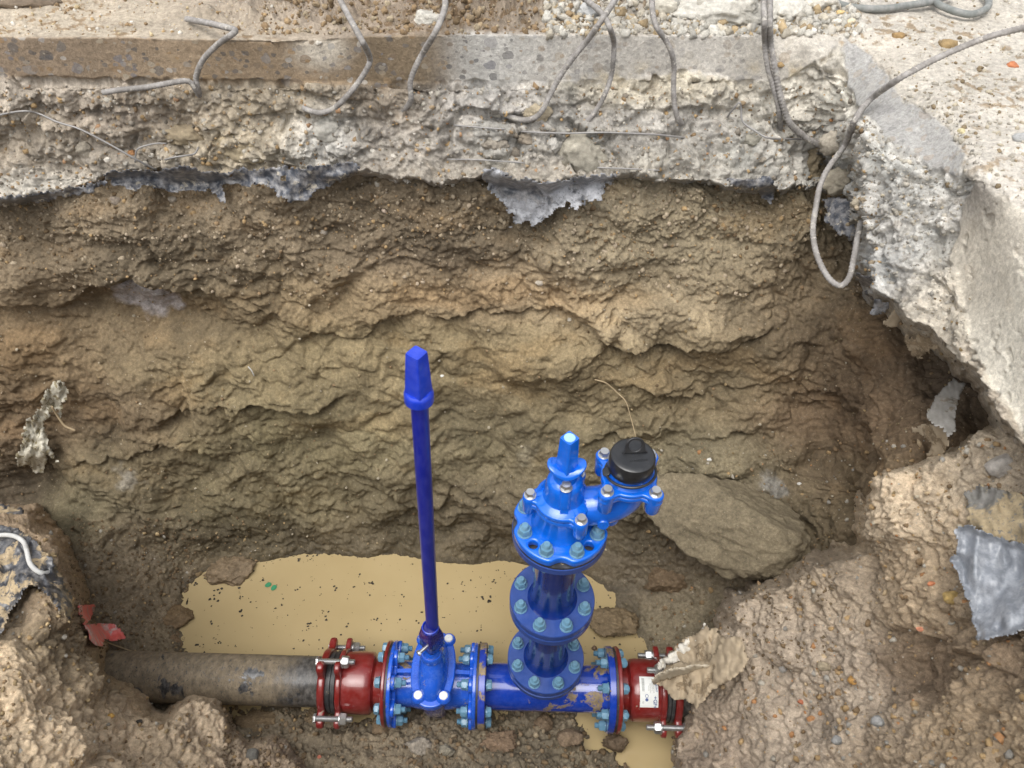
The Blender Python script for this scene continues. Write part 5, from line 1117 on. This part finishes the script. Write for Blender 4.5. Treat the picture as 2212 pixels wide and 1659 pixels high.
bar([(1125, 284, .0), (1165, 286, .012), (1230, 288, .016), (1300, 286, .018), (1360, 288, .018), (1420, 291, .016), (1478, 297, .0)], .0023, 'long horizontal wire spanning the crack below the crossing bars', **wk)
bar([(966, 344, .004), (1030, 345, .010), (1080, 348, .010), (1134, 352, .004)], .0018, 'lower straight wire just above the large plastic flap, left end', **wk)
bar([(1290, 362, .004), (1350, 364, .010), (1425, 368, .004)], .0018, 'lower straight wire above the large plastic flap, right end', **wk)
bar([(1570, 254, .0), (1582, 238, .025), (1597, 222, .035), (1601, 236, .03), (1604, 262, .02), (1630, 282, .02), (1660, 298, .022), (1700, 300, .018), (1745, 301, .0)], .0026, 'kinked wire with a peak, left of the ribbed bar foot', **wk)
# cord, roots and twigs
tag(link('cord', tube_np(zpts([(-60, 1165, .04), (0, 1156, .045), (30, 1158, .045), (50, 1170, .045), (58, 1190, .04), (64, 1215, .04), (76, 1230, .035), (92, 1238, .03), (110, 1236, .02)]), .0048, 10, 5), M_ROPE, None), 'pale grey cord lying across the black plastic on the left bank', 'cord')
tag(link('root', tube_np(zpts([(1285, 820, .02), (1310, 828, .03), (1335, 850, .035), (1352, 868, .04), (1362, 900, .05), (1368, 922, .06), (1373, 943, .08)]), .0016, 6, 5, taper=([0, 1], [1.2, .6])), M_ROOT, None), 'thin dry root dangling from the wall above the black hydrant cap', 'root')
tag(link('twig', tube_np(zpts([(112, 878, .06), (122, 895, .06), (138, 918, .055), (150, 925, .05), (162, 930, .045)]), .0032, 8, 5), M_ROOT, None), 'curved pale twig beside the silvery foil on the left', 'twig')
tag(link('straw', tube_np(zpts([(536, 792, .012), (543, 800, .018), (549, 812, .012)]), .0016, 6, 4), M_ROPE, None), 'short pale straw stuck in the back wall left of the spindle', 'straw')
tag(link('twig', tube_np(zpts([(232, 1388, .02), (260, 1398, .02), (300, 1412, .015), (318, 1416, .01)]), .0018, 6, 4), M_ROOT, None), 'thin dark twig under the larger red plastic scrap', 'twig')
# ---------------- on the slab
def gp(px, py, h): return at(px, py, z=1.42 + h)
tag(link('cable', tube_np([gp(1795, -40, .012), gp(1806, 2, .014), gp(1822, 12, .014), gp(1860, 18, .014), gp(1910, 19, .014), (gp(1960, 12, .014)), gp(2010, 4, .014), gp(2060, -12, .014)], .0085, 12, 6), M_HOSE, None), 'dusty grey cable curving along the top edge of the picture', 'cable', 'dusty cables on the slab')
tag(link('cable', tube_np([gp(2020, -20, .012), gp(2022, 4, .014), gp(2045, 18, .014), gp(2085, 30, .014), gp(2112, 28, .014), gp(2134, 14, .014), gp(2132, -6, .014), gp(2110, -30, .014)], .0085, 12, 6), M_HOSE, None), 'looped end of dusty cable near the top right corner', 'cable', 'dusty cables on the slab')
def plank(pts, h, label, seed):
    a = [gp(*p, 0.012) for p in pts]; n = 40; rings = []
    r = np.random.RandomState(seed)
    A, B = a[0], a[1]; dirv = (B - A); L = np.linalg.norm(dirv); dirv /= L; side = np.cross([0, 0, 1], dirv); side /= np.linalg.norm(side)
    for i in range(n + 1):
        c = A + dirv * L * i / n; w = .045 * (1 + .08 * r.normal()); e = 1 if 0 < i < n else .8
        c = c + dirv * (r.normal() * .002)
        rings.append([tuple(c + side * (x * w * e) + np.array([0, 0, z * h * e])) for x, z in ((0, 0.0), (.05, .9 + .06 * r.normal()), (.5, 1.0 + .05 * r.normal()), (1.2, 1.02), (2.0, 1), (2.05, 0))])
    return tag(part('plank', loft(rings), M_WOOD, None, None, 'auto'), label, 'wood')
plank([(880, 6), (1160, 22)], .028, 'weathered broken plank lying at the top edge above the middle bars', 5)
GREY = lin(168, 162, 150); PALE = lin(206, 200, 188); BRN = lin(138, 116, 88); MUD = lin(112, 94, 70); ORG = lin(172, 128, 88); TAN = lin(168, 142, 104)
CH = 'broken chunks of concrete on the slab'
rock(35, 4, 200, lin(116, 102, 86), 'dark brown flat lump in the top left corner', 71, flat=(1, .5, .22), sink=.1, sub=4, name='earth_lump', cat='lump')
rock(1530, 18, 230, lin(190, 186, 176), 'big pale concrete chunk right of the S-shaped bar, largest on the slab', 72, flat=(1, .6, .42), sink=.3, group=CH, name='concrete_chunk', rough=.1, sub=5)
rock(1590, 34, 190, lin(186, 182, 172), 'wide concrete chunk left of the close pair of bars', 73, flat=(1, .5, .36), sink=.3, rot=12, group=CH, name='concrete_chunk', rough=.1, sub=5)
rock(1700, 22, 90, lin(200, 196, 186), 'pale concrete chunk just right of the close pair of bars', 74, flat=(1, .8, .6), group=CH, name='concrete_chunk', rough=.1)
rock(1772, 8, 86, lin(196, 190, 178), 'concrete chunk beside the left end of the curving cable', 75, flat=(1, .7, .5), group=CH, name='concrete_chunk', rough=.1)
rock(930, 40, 76, lin(186, 182, 172), 'pale lump of concrete behind the bent bar, below the plank', 76, flat=(1, .7, .55), group=CH, name='concrete_chunk', rough=.12)
rock(1270, 30, 58, lin(178, 178, 176), 'grey concrete lump left of the crossing bars', 77, flat=(1, .9, .8), group=CH, name='concrete_chunk', rough=.12)
rock(1430, 12, 80, lin(184, 178, 164), 'rounded concrete lump just right of the S-shaped bar, at the top edge', 78, flat=(1, .8, .6), group=CH, name='concrete_chunk', rough=.12)
for i, (x, y, w, c, lb) in enumerate([(1722, 68, 30, PALE, 'round white stone among the white rubble right of the bar pair'), (1754, 68, 24, lin(214, 210, 202), 'white stone just right of the round white one'), (1808, 48, 26, PALE, 'white stone below the left end of the curving cable'), (1814, 28, 24, lin(206, 180, 130), 'yellowish stone touching the curving cable'),
    (1838, 47, 24, lin(212, 198, 170), 'cream stone right of the white rubble'), (1940, 78, 32, lin(150, 124, 86), 'small brown clod on the right slab, nearest the curving cable'), (2048, 98, 44, lin(150, 128, 92), 'brown clod under the long bar on the right slab'), (2188, 143, 30, lin(186, 120, 84), 'orange-red stone at the right edge of the slab'),
    (1970, 192, 18, PALE, 'small white stone on the right slab below the long bar'), (2078, 284, 24, lin(200, 188, 150), 'pale yellow stone near the chipped slab edge'), (1686, 140, 20, lin(158, 134, 96), 'brown stone caught at the slab corner beside the ribbed bar'), (2208, 300, 44, lin(170, 170, 168), 'grey stone cut by the right edge of the picture'),
    (1310, 72, 18, lin(206, 196, 180), 'small cream stone at the slab lip between the crossing bars'), (688, 92, 18, PALE, 'tiny white stone at the lip of the brown cut face')]):
    rock(x, y, w, c, lb, 100 + i, flat=(1, .85, .65), name='stone', sub=3, sink=.2, rough=.05)
# stones lodged in the broken concrete
for i, (x, y, w, c, lb, fl_) in enumerate([(1265, 332, 130, lin(158, 152, 138), 'large angular concrete block hanging below the long horizontal wire', (1, .7, .75)), (1196, 312, 34, lin(178, 174, 166), 'small upright grey stone wedged beside the large hanging block', (.8, .7, 1.1)), (1070, 315, 62, lin(140, 132, 120), 'dark angular stone in the crack left of the large hanging block', (1, .7, .65)), (1140, 300, 60, lin(132, 122, 108), 'brown stone in the crack above the large plastic flap', (1, .6, .5)),
    (1110, 330, 36, lin(126, 118, 106), 'small dark stone between the two crack stones', (1, .8, .7)), (185, 325, 40, lin(146, 138, 124), 'knobbly grey stone under the slanting wire at the left', (.9, .8, 1.0)), (285, 332, 18, ORG, 'orange pebble in the hollow at the left', (1, .8, .9)), (232, 345, 18, PALE, 'white pebble left of the orange one', (1, .8, .8)),
    (700, 285, 85, lin(180, 176, 166), 'whitish knob of concrete left of the middle', (1, .7, .8)), (520, 320, 150, lin(164, 150, 124), 'broad lump of broken concrete above the ragged plastic strip', (1, .5, .55)), (400, 290, 110, lin(152, 138, 114), 'brown lump of broken concrete left of the broad one', (1, .6, .6)), (1815, 395, 92, lin(150, 142, 126), 'concrete block stuck in the recess at the slab corner', (1, .8, .7)), (1800, 310, 60, lin(160, 152, 138), 'pale lump where the looped bar passes the slab corner', (1, .8, .9)),
    (1160, 245, 70, lin(164, 152, 130), 'lump of concrete cradled by the hook of the slanting bar', (1, .7, .7)), (1630, 300, 60, lin(140, 136, 124), 'grey stone behind the kinked wire', (1, .6, .6)), (1850, 440, 30, lin(160, 150, 132), 'small block at the lip above the tucked black plastic', (1, .8, .8))]):
    rock(x, y, w, c, lb, 130 + i, flat=fl_, name='stone', sub=4, sink=.95, rough=.16, group=None, cut_lo=.6)
# boulder and stones in the pit
rock(1560, 1130, 365, lin(120, 110, 90), 'huge slanting boulder embedded in the bank right of the hydrant', 150, flat=(1, .62, .62), sink=.5, rot=-22, tilt=-20, d=2.12, mat=M_SOIL, name='boulder', cat='boulder', sub=6, rough=.05, planes=9, cut_lo=.5)
rock(1440, 1250, 120, lin(116, 98, 76), 'dark wet rounded rock behind the riser pipe', 151, flat=(1, .8, .6), sink=.45, rot=10, name='rock', cat='rock', wet=.5, sub=5, rough=.14, mat=M_SOIL, cut_lo=.5)
rock(1318, 1345, 124, lin(120, 104, 80), 'muddy block of clay in the water just right of the riser pipe', 152, flat=(1, .62, .42), sink=.3, rot=-14, d=(-.10 - CAM[2]) / rays(1318, 1345)[2], name='clay_block', cat='clay block', wet=.5, sub=5, rough=.16, mat=M_SOIL, cut_lo=.5)
def dz(px, py, z): r = rays(px, py); return (z - CAM[2]) / r[2]
def pit(px, py, w, z, c, lb, seed, fl_=(1, .8, .6), **k):
    k.setdefault('rough', .14); k.setdefault('mat', M_SOIL); k.setdefault('cut_lo', .5); c = tuple(q * 1.12 for q in c)
    return rock(px, py, w, c, lb, seed, flat=fl_, d=dz(px, py, z), sink=.2, **k)
pit(503, 1236, 108, -.115, lin(122, 106, 84), 'wet stony lump standing in the far left of the water', 153, (1, .75, .5), sub=5, wet=.8, rough=.12, name='rock', cat='rock')
pit(388, 1335, 74, -.11, lin(110, 92, 68), 'wet mud lump at the left edge of the water', 154, (.9, .9, .6), sub=5, wet=.8, rough=.1, name='mud_lump', cat='mud lump')
pit(370, 1382, 66, -.115, lin(108, 90, 68), 'wet crumbly mud lump just behind the black pipe', 155, (1, .8, .5), sub=5, wet=.8, rough=.12, name='mud_lump', cat='mud lump')
pit(425, 1240, 24, -.115, lin(120, 102, 74), 'little mud mound breaking the water near the far left corner', 156, (1, .8, .4), sub=3, wet=.8, name='mud_lump', cat='mud lump')
pit(1283, 1400, 14, -.115, lin(110, 92, 74), 'tiny dark stone in the water behind the right flanges', 157, (1, .9, .7), sub=3, wet=.6, name='stone')
pit(1230, 1590, 60, -.06, lin(114, 98, 80), 'clod in the mud below the right part of the tee', 158, (1, .8, .6), wet=.3, name='clod', cat='clod')
pit(905, 1612, 60, -.05, lin(138, 130, 118), 'grey stone in the mud below the gate valve', 159, (1, .8, .6), wet=.2, name='stone')
pit(965, 1622, 40, -.05, lin(128, 122, 108), 'smaller grey stone right of the one below the gate valve', 160, (1, .8, .6), wet=.2, name='stone')
pit(700, 1548, 120, -.12, lin(112, 96, 74), 'flat muddy rock partly under the black pipe', 161, (1, .5, .4), wet=.4, name='rock', cat='rock', sub=5)
pit(560, 1560, 110, -.10, lin(112, 96, 74), 'flat brown rock left of the left coupling, under the pipe', 162, (1, .6, .4), wet=.3, name='rock', cat='rock', sub=5)
pit(1080, 1600, 90, -.07, lin(112, 94, 76), 'broad clod in the mud below the joint of valve and tee', 163, (1, .7, .5), wet=.3, name='clod', cat='clod', sub=5)
pit(1170, 1560, 50, -.09, lin(104, 88, 70), 'dark clod under the middle of the tee', 164, (1, .8, .6), wet=.5, name='clod', cat='clod')
pit(1330, 1610, 56, -.09, lin(92, 78, 62), 'dark wet clod at the edge of the right puddle', 165, (1, .8, .7), wet=.6, name='clod', cat='clod')
pit(830, 1560, 70, -.10, lin(110, 94, 74), 'clod just below the foot of the gate valve, left side', 166, (1, .8, .6), wet=.4, name='clod', cat='clod')
for i, (x, y, w, c, lb) in enumerate([(2165, 1006, 74, lin(172, 166, 158), 'pale grey stone resting on the right bank under the slab'), (1692, 1445, 20, lin(150, 146, 140), 'small grey pebble on the right bank, near the cloth'), (1752, 1553, 20, ORG, 'orange brick fragment on the right bank, the tallest one'), (1730, 1516, 16, lin(180, 112, 84), 'reddish brick chip above the orange brick fragment'),
    (1840, 1470, 24, lin(176, 136, 80), 'yellow-orange stone on the right bank above the brick fragment'), (1988, 1357, 20, lin(206, 140, 110), 'pink pebble on the right bank left of the shiny sheet'), (2012, 1262, 18, lin(196, 128, 92), 'orange pebble high on the right bank left of the shiny sheet'), (2055, 1290, 40, lin(176, 150, 96), 'yellowish stone beside the shiny sheet'),
    (1900, 1560, 36, lin(150, 150, 148), 'blue-grey stone low on the right bank'), (1780, 1440, 30, lin(158, 146, 124), 'brown-grey stone left of the yellow-orange one'), (1808, 1600, 30, lin(140, 140, 138), 'dark grey pebble near the bottom right'), (1533, 993, 12, lin(214, 212, 206), 'bright white pebble on the ledge right of the hydrant cap'), (1727, 1045, 10, lin(210, 208, 202), 'white pebble on the right soil wall'), (955, 812, 9, lin(220, 220, 214), 'white pebble right of the square spindle cap'),
    (1635, 1078, 14, lin(205, 203, 198), 'chalky crumb on the right ledge'), (240, 1546 - 0, 16, lin(200, 160, 90), 'yellow pebble on the left bank'), (545, 1630, 34, lin(110, 108, 102), 'dark flint at the foot of the left bank'), (300, 1560, 16, lin(70, 66, 60), 'small black flint on the left bank'), (690, 1565 + 70, 10, lin(180, 110, 90), 'tiny pink pebble in the mud below the pipe'), (310, 1510 - 12, 16, lin(176, 174, 164), 'chalky pebble on the top of the left bank'), (1795, 30 + 230, 10, ORG, 'ochre splinter in the concrete beside the ribbed bar')]):
    rock(x, y, w, c, lb, 170 + i, flat=(1, .8, .7), name='stone', sub=3, sink=.3, rough=.05)
for i, (x, y, w, c, lb) in enumerate([(250, 432, 26, lin(150, 138, 124), 'pebble hanging under the plastic at the left, upper one'), (700, 500, 20, lin(170, 160, 146), 'grey pebble in the upper soil wall left of the middle'), (830, 455, 16, lin(182, 164, 146), 'pinkish pebble under the slab in the middle'), (372, 430, 20, lin(160, 150, 136), 'pebble under the dangling tongue of plastic'), (1165, 610, 20, lin(196, 186, 170), 'pale stone in the orange band of the wall'), (1230, 690, 12, lin(214, 206, 190), 'white splinter on the ledge of the back wall')]):
    rock(x, y, w, c, lb, 200 + i, flat=(1, .8, .8), name='stone', sub=3, sink=.5, rough=.05)

# ---------------- uncountable small gravel: one object per place, lying on the earth
def scatter(name, n, region, sizes, cols, seed, zcut=None, sink=.2, sub=1, wet=0.0):
    bm = bmesh.new(); bmesh.ops.create_icosphere(bm, subdivisions=sub, radius=1.0); B = np.array([v.co[:] for v in bm.verts]); BF = np.array([[v.index for v in f.verts] for f in bm.faces]); bm.free()
    r = np.random.RandomState(seed); VV, FF, CC = [], [], []; k = 0; tries = 0
    x0, x1, y0, y1 = region[:4]; dens = region[4] if len(region) > 4 else None
    while k < n and tries < n * 12:
        tries += 1
        px, py = r.uniform(x0, x1), r.uniform(y0, y1)
        if dens is not None and r.rand() > dens(px, py): continue
        d = surf_d(px, py, 0)
        if d > 90 or d < .5: continue
        s = sizes[0] * (sizes[1] / sizes[0]) ** (r.rand() ** 2.2)
        V = B * (1 + .22 * r.normal(size=(len(B), 1))) * (s * r.uniform(.6, 1.1, 3)); a = r.normal(size=(3, 3)); q_, _ = np.linalg.qr(a); V = V @ q_.T
        P = at(px, py, d=d + s * sink); c = np.array(cols[r.randint(len(cols))]) * r.uniform(.75, 1.2)
        VV.append(V + P); FF.append(BF + k * len(B)); CC.append(np.tile(c, (len(B), 1))); k += 1
    me = np_mesh(name, np.concatenate(VV), np.concatenate(FF), np.clip(np.concatenate(CC), .01, .8), {'wet': np.full(k * len(B), wet)})
    return tag(link(name, me, M_STONE, None, True), kind='stuff')
gs = lambda cx, cy, sx, sy: (lambda x, y: math.exp(-((x - cx) / sx) ** 2 - ((y - cy) / sy) ** 2))
lmix = [GREY, TAN, BRN, lin(150, 144, 134), lin(120, 112, 100), lin(160, 140, 112), GREY, lin(140, 132, 120)]
def cutfree(x, y): return all(sdist(np.array([float(x)]), np.array([float(y)]), q)[0] > 4 for q in (cut_back, cut_right, cut_near))
scatter('rubble', 4200, (1180, 1860, -60, 76, lambda x, y: 1 if x < 1800 else .3), (.002, .015), [lin(190, 186, 176), lin(180, 176, 166), lin(186, 180, 168), lin(180, 172, 156), lin(170, 150, 118)], 1, sink=.1, sub=2)
scatter('rubble', 1500, (560, 1300, -60, 74), (.0018, .010), [BRN, lin(150, 132, 106), lin(150, 128, 98), lin(160, 146, 122), MUD], 2, sink=.1, sub=2)
scatter('gravel', 1600, (1840, 2560, -60, 480, lambda x, y: cutfree(x, y) * (.2 + .8 * gs(2080, 230, 90, 60)(x, y))), (.0013, .007), [lin(184, 176, 160), lin(172, 162, 142), lin(140, 124, 98), GREY], 3, sink=.15)
scatter('gravel', 900, (-380, 620, -60, 76), (.0015, .007), [lin(190, 172, 138), TAN, BRN, PALE], 4, sink=.15)
scatter('gravel', 3000, (-380, 1900, 185, 400, cutfree), (.0018, .0095), lmix + lmix + lmix + [PALE, lin(160, 128, 98)], 5, sink=.45)
scatter('gravel', 700, (1840, 2120, 250, 800, lambda x, y: cutfree(x, y) and sdist(np.array([float(x)]), np.array([float(y)]), pav_poly)[0] < -8), (.0016, .0075), [GREY, GREY, lin(150, 146, 138), lin(140, 136, 128), lin(176, 170, 158)], 6, sink=.5)
scatter('gravel', 3800, (-380, 1900, 400, 640, lambda x, y: 1 if y < 520 else .5), (.0015, .0085), [BRN, TAN, lin(150, 136, 114), lin(166, 152, 130), MUD, lin(176, 160, 138)], 7, sink=.3)
scatter('gravel', 2600, (-380, 2100, 640, 1200), (.0012, .0060), [BRN, lin(134, 116, 84), MUD, lin(150, 134, 104), lin(170, 160, 140)], 8, sink=.3)
scatter('gravel', 2600, (1400, 2560, 950, 1860, lambda x, y: .4 + .6 * gs(1780, 1520, 140, 110)(x, y)), (.0014, .0095), [TAN, GREY, BRN, lin(170, 150, 120), lin(150, 146, 138), lin(180, 160, 130), GREY, TAN, BRN, TAN, BRN, ORG], 9, sink=.3)
scatter('gravel', 2200, (-360, 640, 1130, 1860), (.0014, .0085), [TAN, BRN, lin(180, 158, 120), lin(160, 140, 106), GREY], 10, sink=.3)
scatter('gravel', 2200, (480, 1480, 1530, 1760), (.0018, .011), [MUD, lin(124, 106, 84), lin(132, 114, 90), lin(140, 126, 104), lin(112, 96, 76)], 11, sink=.3, wet=.3)
scatter('gravel', 900, (150, 420, 1120, 1420), (.0018, .008), [MUD, lin(110, 92, 70), lin(120, 102, 78)], 12, sink=.3, wet=.3)
scatter('gravel', 700, (1360, 1800, 1150, 1450), (.0015, .007), [MUD, lin(104, 88, 66), lin(120, 104, 80)], 13, sink=.3, wet=.4)

# ---------------- floating specks and leaves
def specks():
    r = np.random.RandomState(5); VV, FF = [], []; k = 0
    for i in range(620):
        x, y = r.uniform(-1.15, .3), r.uniform(.03, .5); s = .0011 + .0042 * r.rand() ** 3
        m = 1 + int(r.rand() < .35) * r.randint(1, 4)
        for j in range(m):
            a0 = r.uniform(0, 6.28); cx, cy = x + r.normal() * s * 1.6 * (j > 0), y + r.normal() * s * 1.6 * (j > 0)
            pts = [(cx + s * r.uniform(.4, 1.2) * math.cos(a0 + q * 1.047), cy + s * r.uniform(.4, 1.1) * math.sin(a0 + q * 1.047), WZ + .0012) for q in range(6)]
            n = len(VV); VV += pts; FF += [[n, n + 1, n + 2, n + 3], [n, n + 3, n + 4, n + 5]]
    return np_mesh('specks', VV, FF)
tag(link('floating_specks', specks(), paint('dark_speck', (.03, .022, .015), .7, 0), None, False), kind='stuff')
def leaf(px, py, rot, label, L=.0105):
    c = at(px, py, z=WZ + .002); pts = []
    for k in range(20):
        a = 2 * math.pi * k / 20; pts.append((L * math.cos(a) * (1 - .12 * math.cos(a)), L * .78 * math.sin(a)))
    o = part('leaf', plate([pts], .0008, .0002, 0), M_LEAF, None, T(*c) @ RZ(rot)); return tag(o, label, 'leaf', 'small green leaves')
leaf(580, 1263, 30, 'left one of the two small green leaves afloat together'); leaf(592, 1269, 60, 'right one of the two small green leaves afloat together'); leaf(529, 1205, 10, 'green leaf at the far edge of the water beside the stony lump')
